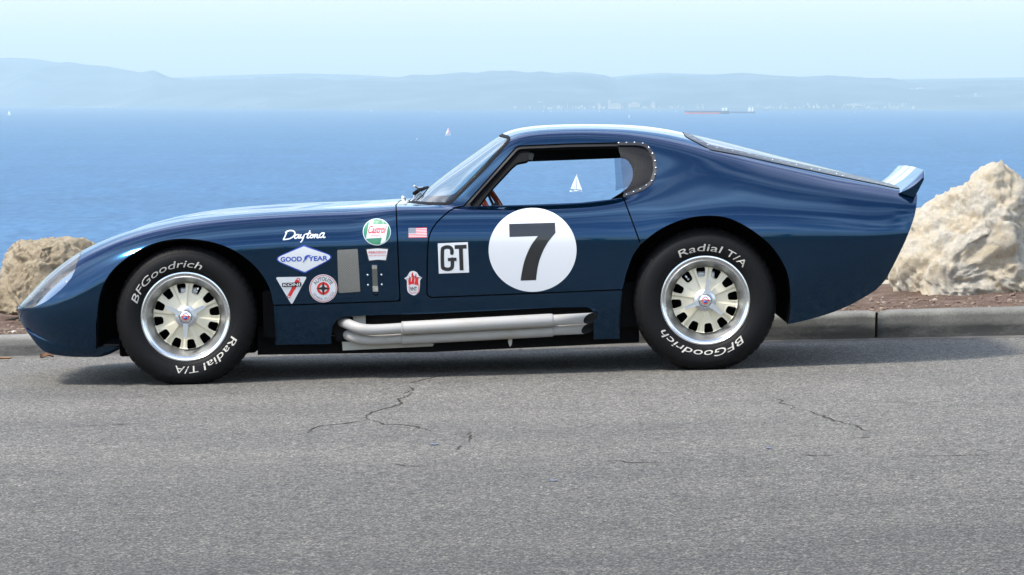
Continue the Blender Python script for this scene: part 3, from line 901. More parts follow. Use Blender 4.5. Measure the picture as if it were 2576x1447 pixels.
def pchip(x, y, xi):
    x, y, xi = map(lambda a: np.asarray(a, float), (x, y, xi))
    h = np.diff(x); d = np.diff(y, axis=0) / (h[:, None] if y.ndim > 1 else h)
    if y.ndim == 1: y = y[:, None]; d = d[:, None]; one = True
    else: one = False
    n_ = len(x); s = np.zeros_like(y)
    for i in range(1, n_ - 1):
        w1, w2 = 2 * h[i] + h[i - 1], h[i] + 2 * h[i - 1]
        with np.errstate(divide='ignore', invalid='ignore'):
            v = (w1 + w2) / (w1 / d[i - 1] + w2 / d[i])
        s[i] = np.where(d[i - 1] * d[i] > 0, v, 0)
    s[0], s[-1] = d[0], d[-1]
    k = np.clip(np.searchsorted(x, xi) - 1, 0, n_ - 2)
    t = ((xi - x[k]) / h[k])[:, None]; hk = h[k][:, None]
    r = y[k] * (1 + 2 * t) * (1 - t) ** 2 + s[k] * hk * t * (1 - t) ** 2 + y[k + 1] * t * t * (3 - 2 * t) + s[k + 1] * hk * t * t * (t - 1)
    return r[:, 0] if one else r
def gsmooth(a, sig, axis=0):
    r = int(sig * 3.5) + 1
    k = np.exp(-0.5 * (np.arange(-r, r + 1) / sig) ** 2); k /= k.sum()
    a = np.moveaxis(a, axis, 0)
    # odd reflection keeps end points and end slopes
    pad0 = 2 * a[0] - a[1:r + 1][::-1]; pad1 = 2 * a[-1] - a[-r - 1:-1][::-1]
    b_ = np.concatenate([pad0, a, pad1], 0)
    out = sum(k[i] * b_[i:i + len(a)] for i in range(2 * r + 1))
    return np.moveaxis(out, 0, axis)

# lines of the body read off the photograph
crown_t = [(42, 777), (44, 773), (47.5, 768), (55, 759.5), (72, 742), (100, 711), (129, 684), (158, 661), (183, 645), (206, 630), (244, 611.5), (287, 593.5), (330, 579), (381, 566), (450, 551.5), (500, 544), (600, 534), (700, 527.5), (800, 522.5), (900, 519.5), (998, 517.5), (1100, 517)]
bot_t = [(42, 777), (43, 784), (46, 796), (52, 810), (60, 823), (72, 836), (90, 846), (115, 856), (172, 870), (244, 879), (420, 877), (690, 868), (1000, 863), (1560, 852), (1760, 838), (1958, 820), (1981, 815), (2070, 793), (2119, 778), (2155, 760), (2200, 733), (2225, 712), (2257, 688), (2308, 655)]
wide_t = [(42, 777), (60, 778), (100, 776), (150, 765), (200, 745), (300, 690), (400, 655), (500, 640), (700, 625), (1000, 618), (1560, 612), (1790, 610), (2000, 606), (2100, 602), (2200, 598), (2260, 594), (2308, 590)]
W_t = [(42, 0.40), (43.5, 0.455), (47, 0.515), (55, 0.585), (75, 0.665), (110, 0.735), (160, 0.79), (244, 0.838), (350, 0.862), (467, 0.866), (600, 0.858), (700, 0.846), (850, 0.835), (1000, 0.828), (1300, 0.826), (1480, 0.834), (1560, 0.846), (1650, 0.864), (1790, 0.882), (1960, 0.878), (2100, 0.858), (2205, 0.825), (2267, 0.788), (2300, 0.757), (2308, 0.745)]
tab = lambda t, x: pchip([p[0] for p in t], [p[1] for p in t], np.atleast_1d(np.asarray(x, float)))
def T(t, x): return float(tab(t, [x])[0])
stations = []
def front_station(x, hood=14, hood_c=None):
    yb, yw, yt, W = T(bot_t, x), T(wide_t, x), T(crown_t, x), T(W_t, x)
    hd = hood * min(1, (x - 42) / 200.0)
    pts = [(yb, .90 * W), (yw + .55 * (yb - yw), .972 * W), (yw, W), (yw + .50 * (yt - yw), .962 * W), (yw + .84 * (yt - yw), .855 * W),
           (yt, .64 * W), (yt + .55 * hd, .42 * W), (yt + hd, .2 * W), (yt + hd, 0)]
    stations.append((x, pts))
for x in (42, 43.5, 46, 50, 56, 65, 80, 100, 130, 165, 206, 250, 300, 360, 430, 500, 600, 700, 800, 900):
    front_station(x, 14 if x < 700 else 14 - (x - 700) * 0.05)
def st_(x, k3, k4, k5, k6, k7, k8, k3w=None):
    yb, yw, W = T(bot_t, x), T(wide_t, x), T(W_t, x)
    stations.append((x, [(yb, .905 * W), (yw + .55 * (yb - yw), .975 * W), (yw, W), k3, k4, k5, k6, k7, (k8, 0)]))
st_(998, (560, .815), (530, .765), (517.5, .66), (516, .50), (515, .28), 515)
st_(1030, (560, .813), (530, .765), (518.5, .675), (515.5, .54), (512, .30), 511)
st_(1050, (560, .812), (530, .765), (518.8, .68), (515.5, .565), (500, .30), 495)
st_(1080, (560, .811), (530, .766), (519, .685), (515, .60), (475, .30), 467.5)
st_(1115, (560, .811), (530, .767), (519, .69), (511, .635), (449, .31), 440)
st_(1150, (560, .811), (530, .768), (519, .695), (478, .625), (424, .32), 413.5)
st_(1200, (560, .811), (530, .770), (518.5, .70), (431, .585), (389, .33), 378.5)
st_(1250, (560, .811), (530, .771), (518, .70), (385, .545), (353, .32), 343)
st_(1275, (560, .811), (530, .771), (517.5, .70), (363, .525), (338, .31), 329.5)
st_(1300, (560, .811), (530, .771), (517, .70), (350, .515), (330, .30), 323)
st_(1370, (560, .812), (529, .772), (514.5, .70), (341, .505), (321, .29), 314.5)
st_(1470, (558, .818), (525, .778), (509, .70), (338, .50), (318, .285), 312)
st_(1560, (556, .830), (515, .785), (496, .70), (341, .50), (320, .28), 313.3)
st_(1620, (552, .842), (503, .785), (468, .698), (347, .505), (325, .28), 317)
st_(1680, (547, .858), (492, .785), (444, .69), (356, .515), (333, .28), 325)
st_(1725, (545, .864), (484, .785), (432, .685), (364, .525), (342, .28), 335)
st_(1790, (541, .866), (475, .785), (424, .685), (378, .54), (356, .28), 349.5)
st_(1857, (538, .865), (471, .785), (427, .688), (391, .55), (371, .28), 366.5)
st_(1961, (539, .862), (478, .78), (443, .69), (414, .56), (398, .28), 393.5)
st_(2100, (545, .842), (492, .77), (465, .69), (443.5, .57), (432, .28), 428)
st_(2205, (550, .807), (506, .75), (483, .68), (464, .58), (457, .28), 455)
st_(2267, (545, .772), (513, .735), (493, .675), (477.5, .59), (471, .28), 469)
st_(2308, (547, .735), (520, .712), (502, .665), (487, .60), (481, .28), 479)
SX = np.array([s[0] for s in stations])
SY = np.array([[p[0] for p in s[1]] for s in stations])
SW = np.array([[p[1] for p in s[1]] for s in stations])
xf = np.linspace(42, 2308, 1134)
Yf, Wf = pchip(SX, SY, xf), pchip(SX, SW, xf)
ends = np.clip(np.minimum((xf - 42) / 110, (2308 - xf) / 110), 0, 1); ends = (ends * ends * (3 - 2 * ends))[:, None]
Yf = ends * gsmooth(Yf, 9) + (1 - ends) * Yf
Wf = ends * gsmooth(Wf, 14) + (1 - ends) * Wf
NX, NT = 620, 150
u = np.linspace(0, 1, NX); xs = np.empty(NX)
blend = 0.5 - 0.5 * np.cos(math.pi * u); xs = 42 + (2308 - 42) * (0.72 * u + 0.28 * blend)
# extra density at both tips
xs[:14] = 42 + (xs[14] - 42) * (np.arange(14) / 14.0) ** 2
xs[-14:] = 2308 - (2308 - xs[-15]) * (np.arange(14)[::-1] / 14.0) ** 2
Yg = np.stack([np.interp(xs, xf, Yf[:, k]) for k in range(9)], 1)
Wg = np.stack([np.interp(xs, xf, Wf[:, k]) for k in range(9)], 1)
knots = np.array([0, .10, .22, .36, .48, .58, .76, .89, 1.0])
kn_e = np.concatenate([knots, 2 - knots[-2:-5:-1]])
Ye = np.concatenate([Yg, Yg[:, -2:-5:-1]], 1); We = np.concatenate([Wg, -Wg[:, -2:-5:-1]], 1)
tt_f = np.linspace(0, 1.35, 406)
Yt = pchip(kn_e, Ye.T, tt_f); Wt = pchip(kn_e, We.T, tt_f)
for _ in range(2):
    Yt, Wt = gsmooth(Yt, 6.5), gsmooth(Wt, 6.5)
tt = np.linspace(0, 1, NT)
Ys = np.stack([np.interp(tt, tt_f, Yt[:, i]) for i in range(NX)], 0)
Ws = np.stack([np.interp(tt, tt_f, Wt[:, i]) for i in range(NX)], 0)
Ws[:, -1] = 0.0
Xs = np.repeat(xs[:, None], NT, 1)
G = L(Xs, Ys, Ws)                              # NX, NT, 3 in the car's frame
du = np.gradient(G, axis=0); dv = np.gradient(G, axis=1)
Nn = np.cross(du, dv); Nn /= (np.linalg.norm(Nn, axis=2, keepdims=True) + 1e-12)
if Nn[NX // 2, NT // 4, 1] > 0: Nn = -Nn
Nn[:, -1, 1] = 0; Nn[:, -1] /= np.linalg.norm(Nn[:, -1], axis=1, keepdims=True) + 1e-12
PX = np.stack([Xs, Ys], -1)

class Sheet:
    def __init__(s, V, N, P, F): s.V, s.N, s.P, s.F = V, N, P, F
grid_f = [(i * NT + j, (i + 1) * NT + j, (i + 1) * NT + j + 1, i * NT + j + 1) for i in range(NX - 1) for j in range(NT - 1)]
BODY = Sheet(G.reshape(-1, 3), Nn.reshape(-1, 3), PX.reshape(-1, 2), grid_f)
BODY_W = Ws.reshape(-1)

def clip(sh, val):
    """keep the part of the sheet where val > 0"""
    val = np.asarray(val, float)
    pos = val > 0
    V, N, P = list(sh.V), list(sh.N), list(sh.P)
    cache = {}
    out = []
    def cut(a, b_):
        key = (a, b_) if a < b_ else (b_, a)
        if key not in cache:
            t = val[a] / (val[a] - val[b_])
            V.append(sh.V[a] + (sh.V[b_] - sh.V[a]) * t)
            nn = sh.N[a] + (sh.N[b_] - sh.N[a]) * t
            N.append(nn / (np.linalg.norm(nn) + 1e-12)); P.append(sh.P[a] + (sh.P[b_] - sh.P[a]) * t)
            cache[key] = len(V) - 1
        return cache[key]
    for f in sh.F:
        k = [pos[i] for i in f]
        if all(k): out.append(f); continue
        if not any(k): continue
        q = []
        for i in range(len(f)):
            a, b_ = f[i], f[(i + 1) % len(f)]
            if pos[a]: q.append(a)
            if pos[a] != pos[b_]: q.append(cut(a, b_))
        if len(q) >= 3: out.append(tuple(q))
    used = sorted({i for f in out for i in f})
    mp_ = {o: i for i, o in enumerate(used)}
    return Sheet(np.array([V[i] for i in used]), np.array([N[i] for i in used]), np.array([P[i] for i in used]), [tuple(mp_[i] for i in f) for f in out])

def sdf(P, poly):
    """signed distance in pixels, positive inside"""
    poly = np.asarray(poly, float); P = np.asarray(P, float)
    d = np.full(len(P), 1e9); ins = np.zeros(len(P), bool)
    for i in range(len(poly)):
        a, b_ = poly[i], poly[(i + 1) % len(poly)]
        e = b_ - a
        t = np.clip(((P - a) @ e) / (e @ e + 1e-12), 0, 1)
        d = np.minimum(d, np.linalg.norm(P - a - t[:, None] * e, axis=1))
        c = ((a[1] <= P[:, 1]) != (b_[1] <= P[:, 1]))
        with np.errstate(divide='ignore', invalid='ignore'):
            xc = a[0] + (P[:, 1] - a[1]) / (b_[1] - a[1]) * e[0]
        ins ^= c & (P[:, 0] < xc)
    return np.where(ins, d, -d)
def smooth_poly(pts, n=6, closed=True):
    pts = np.asarray(pts, float); m_ = len(pts); out = []
    rngk = range(m_ if closed else m_ - 1)
    for i in rngk:
        g = (lambda k: pts[k % m_]) if closed else (lambda k: pts[min(max(k, 0), m_ - 1)])
        p0, p1, p2, p3 = g(i - 1), g(i), g(i + 1), g(i + 2)
        for k in range(n):
            t = k / n
            out.append(0.5 * ((2 * p1) + (-p0 + p2) * t + (2 * p0 - 5 * p1 + 4 * p2 - p3) * t * t + (-p0 + 3 * p1 - 3 * p2 + p3) * t ** 3))
    if not closed: out.append(pts[-1])
    return np.array(out)

def panel(name, sh, mat, parent=car, side='near', depth=0.012, offset=0.0, rim_mat=None, far=None):
    """a body panel with turned-in edges; side near, far or both"""
    vs, ns, fs, mi = [], [], [], []
    for sgn in ((1,) if side == 'near' else (-1,) if side == 'far' else (1, -1)):
        src = far if (far is not None and sgn == -1) else sh
        V, N, F = src.V + src.N * offset, src.N, src.F
        edge = {}
        for f in F:
            for i in range(len(f)):
                a, b_ = f[i], f[(i + 1) % len(f)]
                k = (min(a, b_), max(a, b_)); edge[k] = edge.get(k, 0) + 1
        bound = [k for k, c in edge.items() if c == 1 and not (abs(V[k[0]][1]) < 1e-6 and abs(V[k[1]][1]) < 1e-6)]
        o_ = len(vs); S = np.array([1, sgn, 1])
        vs += list(V * S); ns += list(N * S)
        for f in F:
            fs.append(tuple(i + o_ for i in (f if sgn == 1 else f[::-1]))); mi.append(0)
        if depth > 0:
            for a, b_ in bound:
                k = len(vs)
                A, B = V[a], V[b_]; A2, B2 = A - N[a] * depth, B - N[b_] * depth
                q = [A, B, B2, A2]
                nn = np.cross(B - A, A2 - A); nn = nn / (np.linalg.norm(nn) + 1e-12)
                vs += [p * S for p in q]; ns += [nn * S] * 4
                fs.append((k, k + 1, k + 2, k + 3)); mi.append(1 if rim_mat else 0)
    return mk(name, vs, fs, [mat, rim_mat] if rim_mat else mat, parent, True, ns, mi)

# outlines cut into the body (pixels)
arch_f = smooth_poly([(243.5, 878), (243.5, 845), (243.8, 810), (246.6, 767), (255, 729), (269.6, 698), (292.5, 670), (329.8, 640.5), (372.8, 617.6), (415.8, 604.7), (458.9, 600.4), (501.9, 603.3), (545, 612), (588, 629.5), (631, 660), (660, 692), (679.7, 729.5), (687.5, 768), (691, 810), (693, 860)], 4, False)
arch_f = np.vstack([[(243.5, 930)], arch_f, [(693, 930)]])
arch_r = smooth_poly([(1559, 835), (1562, 772), (1565.4, 732), (1575, 689.5), (1592, 643), (1615, 613), (1651, 583), (1694, 560.5), (1740, 546.5), (1789.6, 542.5), (1832, 548.5), (1872, 566.5), (1911.5, 593), (1944.5, 623.6), (1970.8, 663), (1984, 699), (1989, 745), (1986, 782), (1980.5, 814)], 4, False)
arch_r = np.vstack([[(1557, 930)], arch_r, [(1979, 930)]])
window = np.array([(1163.4, 519.5), (1230, 445), (1288, 380), (1296, 371), (1303, 367), (1312, 365.5), (1431, 360.6), (1552.7, 358.4), (1600, 358.6), (1613.6, 360), (1626, 364), (1634.9, 371.5), (1645, 388), (1650, 405), (1651.8, 429), (1644, 456), (1634, 468), (1619.7, 477.7), (1595, 488), (1568, 497.4), (1537.5, 501.5), (1461.5, 510), (1350, 514.5), (1248.5, 517.5), (1193.8, 519)])
shield = np.array([(1033, 507), (1055, 510.3), (1076, 511.8), (1110, 513), (1122.5, 512.5), (1130, 510.5), (1138, 505.5), (1159, 486), (1188, 456), (1216.7, 426.5), (1246, 394), (1270, 365.5), (1278, 355.5), (1281.5, 349), (1279, 345), (1270, 342), (1253, 338), (1243, 322), (1000, 480), (1005, 507)])
rear_rim = [(1721, 338), (1724.5, 344.5), (1749, 357.7), (1787, 377.6), (1800, 380.5), (1857, 390.8), (1961, 413.4), (2100, 443), (2204.6, 464.2), (2262, 476.5)]
rear_out = np.array([(1712, 325)] + rear_rim + [(2262, 440), (2000, 380), (1760, 320)])
lamp = np.array([(49, 771.5), (62, 775.5), (80, 774), (100, 766), (118, 756.5), (138, 741), (152, 729), (166, 715), (178, 700), (187, 682), (193, 664), (198, 650), (203, 637), (206, 628), (190, 625), (120, 670), (60, 735), (44, 765)])
door_front = smooth_poly([(1166, 519), (1139, 526), (1118, 541.5), (1096.5, 563), (1081, 590), (1076, 624), (1074.5, 678), (1074, 734)], 5, False)
door = np.vstack([door_front, [(1074.6, 741), (1078, 746.5), (1085, 748.8), (1300, 740), (1640, 726), (1640, 694), (1610.5, 611.5), (1586, 544.6), (1568.5, 498), (1558, 489)]])
pipe_cut = np.array([(838, 905), (833, 850), (836, 822), (846, 806), (862, 797.5), (920, 794), (1091, 788.5), (1396, 773.8), (1476, 773), (1486, 776), (1491.5, 784), (1493, 815), (1494, 905)])

P0 = BODY.P
wd0 = BODY_W
hood_line = lambda P: (996.3 + (P[:, 1] - 518) * 0.0415) - P[:, 0]
clip_low = lambda P: (768.9 - (P[:, 0] - 688) * 0.0358) - P[:, 1]
GAPW = 1.75
tail_line = smooth_poly([(2307.6, 488), (2307.2, 498), (2306, 512), (2302.5, 535), (2295, 561), (2279, 603), (2257, 649), (2240, 682), (2225, 707), (2210, 723), (2200, 733)], 4, False)
tail_poly = np.vstack([[(0, 300), (2307.6, 300)], tail_line, [(2195, 1000), (0, 1000)]])
base_keep = np.minimum.reduce([-sdf(P0, arch_f), -sdf(P0, arch_r), np.where(P0[:, 0] < 2150, 50.0, sdf(P0, tail_poly))])
f_front = np.minimum(hood_line(P0), np.where(P0[:, 0] < 560, 50.0, clip_low(P0)))
s_lamp = sdf(P0, lamp)
front = clip(BODY, np.minimum.reduce([base_keep, f_front - GAPW, -s_lamp - 0.8]))
front_clip = panel('front_clip', front, M['paint'], side='both', rim_mat=M['black'])
lampc = clip(BODY, s_lamp - 0.8)
s_door = sdf(P0, door); s_win = sdf(P0, window)
# the far side sits lower to the eye: its glass runs down deeper into the door
window_far = np.vstack([window[:16], [(1655, 470), (1640, 505), (1600, 530), (1560, 545), (1210, 552), (1165, 540)]])
s_winf = sdf(P0, window_far)
door_sh = clip(BODY, np.minimum.reduce([base_keep, s_door - GAPW, -s_win]))
door_near = panel('door', door_sh, M['paint'], side='near', rim_mat=M['black'])
door_far = panel('door', clip(BODY, np.minimum.reduce([base_keep, s_door - GAPW, -s_winf])), M['paint'], side='far', rim_mat=M['black'])
s_shield = np.minimum(sdf(P0, shield), 40.0)
s_rear = sdf(P0, rear_out)
rest0 = np.minimum.reduce([base_keep, -f_front - GAPW, -s_door - GAPW, -s_shield - 2.2, -s_rear - 1.0, -sdf(P0, pipe_cut)])
body_shell = panel('body_shell', clip(BODY, np.minimum(rest0, -s_win)), M['paint'], side='both', rim_mat=M['black'], far=clip(BODY, np.minimum(rest0, -s_winf)))
body_shell['label'] = 'roof, cowl, sills and rear quarters in dark blue paint'
glass_sh = clip(BODY, s_shield - 1.0)
windshield = panel('windshield', glass_sh, M['glass'], side='both', depth=0.0, offset=-0.003)
# rubber seal round the windshield
seal = clip(BODY, np.minimum(5.0 - np.abs(s_shield + 0.2), 40 - s_shield))
seal_o = panel('seal', clip(BODY, 3.2 - np.abs(s_shield)), M['black'], parent=windshield, side='both', depth=0.004, offset=0.0012)
# rear acrylic window with its dark riveted edge strip
rear_glass = panel('rear_window', clip(BODY, s_rear - 1.0), M['sky_pane'], side='both', depth=0.0, offset=0.001)
M['edge'] = pm('dark_edge_strip', (0.012, 0.013, 0.016), rough=0.4, coat=0.15, spec=0.35)
strip_o = panel('edge_strip', clip(BODY, np.minimum(s_rear - 0.5, 10.5 - s_rear)), M['edge'], parent=rear_glass, side='both', depth=0.003, offset=0.003)
# dark inner skin so that gaps and openings show black
inner_keep = np.minimum.reduce([base_keep - 4, -np.maximum(s_winf, s_win) - 4, -s_shield - 8, -s_rear - 14, -s_lamp - 3, -sdf(P0, pipe_cut) - 2, np.where(P0[:, 0] < 70, -1, 1.0), 2290 - P0[:, 0], base_keep - 6])
panel('inner_skin', clip(BODY, inner_keep), M['black'], side='both', depth=0.0, offset=-0.014)

# tail panel and undertray close the body behind and below

# chin below the nose
chin = [(66, 832, .58), (78, 848, .60), (95, 870, .62), (115, 886, .64), (145, 894, .66), (200, 898.5, .68), (245, 898.5, .70), (268, 894, .71), (301, 879, .72)]
top = [(x, y - 5, 0.9 * T(W_t, x) - 0.008) for x, y in ((66, 829), (90, 844), (115, 854), (150, 864), (190, 872), (230, 877), (260, 878), (285, 878), (303, 878))]
a_, b_ = np.array(chin), np.array(top)
k9 = np.linspace(0, 8, 60)
A = np.stack([pchip(np.arange(9), a_[:, c], k9) for c in range(3)], 1); B = np.stack([pchip(np.arange(9), b_[:, c], k9) for c in range(3)], 1)
v, f = [], []
R_ = 12
for i in range(60):
    for j in range(R_):
        t = j / (R_ - 1); bul = 0.012 * math.sin(math.pi * t) * (1 - i / 75)
        q = B[i] * (1 - t) + A[i] * t
        p = L(q[0], q[1], q[2] + bul)
        v.append(p)
    pe = L(*A[i]); v.append((pe[0], 0.0, pe[2] + 0.0))
n1 = len(v); q_ = R_ + 1
for i in range(59):
    for j in range(q_ - 1):
        f.append((i * q_ + j, (i + 1) * q_ + j, (i + 1) * q_ + j + 1, i * q_ + j + 1))
v += [(p[0], -p[1], p[2]) for p in v[:n1]]
f += [tuple(n1 + i for i in q[::-1]) for q in f]
mk('chin_spoiler', v, f, M['paint'], car)

# wheel wells, floor pan, cabin floor
def well(arch, w0, w1, shrink, name='wheel_well'):
    pts = L(arch[:, 0], arch[:, 1], np.full(len(arch), w0))
    c = pts.mean(0)
    for s in (1, -1):
        v, f = [], []
        for p in pts:
            q = c + (p - c) * shrink
            v.append((q[0], q[1] * s, q[2])); v.append((q[0], -w1 * s, q[2]))
        n_ = len(pts)
        v.append((c[0], -w1 * s, c[2]))
        for k in range(n_ - 1):
            f.append((2 * k, 2 * k + 1, 2 * k + 3, 2 * k + 2)); f.append((2 * k + 1, 2 * n_, 2 * k + 3))
        mk(name, v, f, M['black'], car)
wf_c = L(467, 797, 0.815); wr_c = L(1774, 756, 0.82)
well(arch_f[1:-1], 0.815, 0.50, 1.012)
well(arch_r[1:-1], 0.83, 0.46, 1.012)
fr, rr = L(640, 880, .6)[0], L(1620, 870, .6)[0]
zb = L(1092, 892, 0.66)[2]
pr_ = [L(648, 893, .6), L(1092, 886, .6), L(1608, 862, .6), L(1608, 800, .6), L(648, 820, .6)]
fl = MB().prism([(p[0], p[2]) for p in pr_], -0.60, 0.60)
fl.box((L(300, 880, .5)[0], -0.5, zb + 0.02), (fr, 0.5, zb + 0.14), bev=0.01).box((rr, -0.42, zb + 0.14), (L(1980, 800, .4)[0], 0.42, zb + 0.30), bev=0.01)
fl.box((fr + 0.05, -0.70, zb + 0.10), (rr - 0.02, 0.70, zb + 0.30))
fl.build('floor_pan', M['black'], car)
fw = L(1060, 560, 0.6)[0]
zbelt = L(1300, 530, 0.7)[2]
MB().box((fw - 0.05, -0.70, zb + 0.2), (fw + 0.30, 0.70, zbelt - 0.02), bev=0.05).build('dashboard', M['black'], car)

# cabin lining: dark roof lining and the far window's trim, whose opening is seen through the near window
open_far = np.array([(1183, 532), (1195, 518), (1240, 467), (1288, 416.8), (1293, 411.5), (1300, 408), (1431, 403), (1561.9, 398), (1573, 400), (1580, 405), (1588, 416), (1592, 429), (1592.5, 441), (1590.7, 453), (1585, 464.5), (1577, 474.6), (1560, 487), (1540.6, 499), (1500, 530)])
def lining(w, opening, outer, name):
    o2 = [np.array(p) for p in outer]
    vv = [Vector(p) for p in o2] + [Vector(p) for p in opening]
    no, ni = len(o2), len(opening)
    ed = [(i, (i + 1) % no) for i in range(no)] + [(no + i, no + (i + 1) % ni) for i in range(ni)]
    r = delaunay_2d_cdt(vv, ed, [], 0, 1e-4)
    pts = np.array([tuple(p) for p in r[0]])
    fs = []
    for t in r[2]:
        c = pts[list(t)].mean(0)[None]
        if sdf(c, outer)[0] > 0 and sdf(c, opening)[0] < 0: fs.append(tuple(t))
    v3 = L(pts[:, 0], pts[:, 1], np.full(len(pts), w))
    n_ = len(v3)
    vs = list(v3) + [p + np.array([0, 0.02, 0]) for p in v3]
    ff = fs + [tuple(i + n_ for i in t[::-1]) for t in fs]
    return mk(name, vs, ff, M['black'], car, False)
far_outer = np.array([(1150, 535), (1268, 382), (1292, 352), (1330, 346), (1480, 340), (1600, 344), (1680, 372), (1700, 420), (1690, 480), (1600, 535)])
lining(-0.53, open_far, far_outer, 'window_trim')
hv, hf = [], []
for i, x in enumerate(np.linspace(1285, 1690, 40)):
    k = np.argmin(abs(xs - x))
    for j, s in enumerate(np.linspace(-1, 1, 25)):
        w = s * 0.52
        zt = np.interp(abs(w), Ws[k, ::-1][:70], G[k, ::-1, 2][:70])
        gx_ = np.interp(abs(w), Ws[k, ::-1][:70], G[k, ::-1, 0][:70])
        hv.append((gx_, -w, zt - 0.026))
for i in range(39):
    for j in range(24):
        hf.append((i * 25 + j, i * 25 + j + 1, (i + 1) * 25 + j + 1, (i + 1) * 25 + j))
mk('roof_lining', hv, hf, M['black'], car)
# black inner frame of the near window: front pillar and head rail
fr_poly_out = window + 0
rail = clip(BODY, np.minimum.reduce([s_win + 1.0, 7.0 - s_win, np.maximum(388 - P0[:, 1], 1163 + (519.5 - P0[:, 1]) * 0.87 + 16 - P0[:, 0]), 1560 - P0[:, 0]]))
for sd_ in ('near', 'far'):
    panel('window_frame', rail, M['blackgloss'], side=sd_, depth=0.02, offset=-0.006)
pil_poly = np.array([(1160, 519), (1197, 517.5), (1240, 466), (1288, 414), (1300, 404), (1330, 398), (1330, 364), (1300, 364), (1288, 380)])
panel('pillar_trim', clip(BODY, np.minimum(sdf(P0, pil_poly), s_win + 2)), M['black'], side='near', depth=0.02, offset=-0.022)

# quarter window: bent acrylic sheet with riveted dark edge
qpoly = np.array([(1553.5, 360), (1556, 372), (1561, 398), (1565, 440), (1567.5, 470), (1568.5, 497), (1580, 505), (1680, 500), (1680, 350), (1553, 350)])
s_q = np.minimum(s_win, sdf(P0, qpoly))
quarter = panel('quarter_window', clip(BODY, s_q), M['plexi'], side='near', depth=0.0, offset=-0.004)
panel('edge_strip', clip(BODY, np.minimum.reduce([s_q + 0.8, 7.5 - s_win, P0[:, 0] - 1553.0])), M['edge'], parent=quarter, side='near', depth=0.003, offset=0.002)
quarter2 = panel('quarter_window', clip(BODY, s_q), M['plexi'], side='far', depth=0.0, offset=-0.004)

# ---- things fixed to the skin are laid on it by casting from the pixel
sub = BODY.F[::1]
BVH = BVHTree.FromPolygons([tuple(p) for p in BODY.V], BODY.F)
def skin(px, py, lift=0.0):
    d = to_local(at_depth(px, py, 20.0)) - CAM_L
    h = BVH.ray_cast(Vector(CAM_L), Vector(d).normalized())
    if h[0] is None:
        return None, None
    nn = h[1] if h[1].y < 0 else -h[1]
    return h[0] + nn * lift, nn
edge_pts = [G[i, 0] for i in np.where((xs > 1985) & (xs < 2196))[0]]
for q_ in tail_line[::-1]:
    h_, _ = skin(q_[0] - 0.6, q_[1] - 0.2)
    if h_ is not None: edge_pts.append(np.array(h_))
v, f = [], []
for i, p in enumerate(edge_pts):
    for k in range(13):
        s = 1 - 2 * k / 12
        bk = min(1.0, max(0.0, (p[0] - edge_pts[0][0]) / 0.35))
        v.append((p[0] - 0.006 + 0.012 * (1 - s * s) * bk, p[1] * s * 0.998, p[2] + 0.004 * (1 - bk)))
for i in range(len(edge_pts) - 1):
    for k in range(12):
        f.append((i * 13 + k, i * 13 + k + 1, (i + 1) * 13 + k + 1, (i + 1) * 13 + k))
mk('tail_panel', v, f, M['paint'], car)
dome = bmesh.new(); bmesh.ops.create_uvsphere(dome, u_segments=10, v_segments=6, radius=1.0)
for v_ in dome.verts: v_.co.z = max(0.0, v_.co.z) * 0.7
bmesh.ops.remove_doubles(dome, verts=dome.verts, dist=1e-4)
rivet_me = bpy.data.meshes.new('rivet'); dome.to_mesh(rivet_me); dome.free()
rivet_me.polygons.foreach_set('use_smooth', np.ones(len(rivet_me.polygons), dtype=bool)); rivet_me.materials.append(M['chrome'])
def rivet(px, py, r, parent, lift=0.005):
    p, nn = skin(px, py, lift)
    if p is None: return
    o = bpy.data.objects.new('rivet', rivet_me); COL.objects.link(o); o.parent = parent
    o.location = p; o.scale = (r, r, r); o.rotation_euler = nn.to_track_quat('Z', 'Y').to_euler()
for x, y in [(1912, 258), (1976, 257), (2042, 257), (2111, 262), (2162, 299), (2192, 347), (2212, 405), (2221, 462), (2214, 519), (2188, 571), (2144, 608), (2093, 640), (2038, 663), (1981, 685)]:
    rivet(974.8 + x / 3.2875, 283 + y / 3.2875, 0.0042, quarter)
for x, y in [(650, 177), (683, 196), (732, 218), (784, 243), (845, 261), (903, 272), (960, 285), (1018, 298), (1076, 310), (1132, 322), (1190, 335), (1248, 348), (1304, 360), (1362, 373), (1418, 386), (1475, 398), (1535, 411), (1593, 424), (1650, 436), (1708, 448), (1763, 461), (1820, 474), (1879, 487), (1941, 500), (2004, 516), (2066, 530)]:
    rivet(1509.3 + x / 2.8764, 283.6 + y / 2.8764, 0.0042, rear_glass)

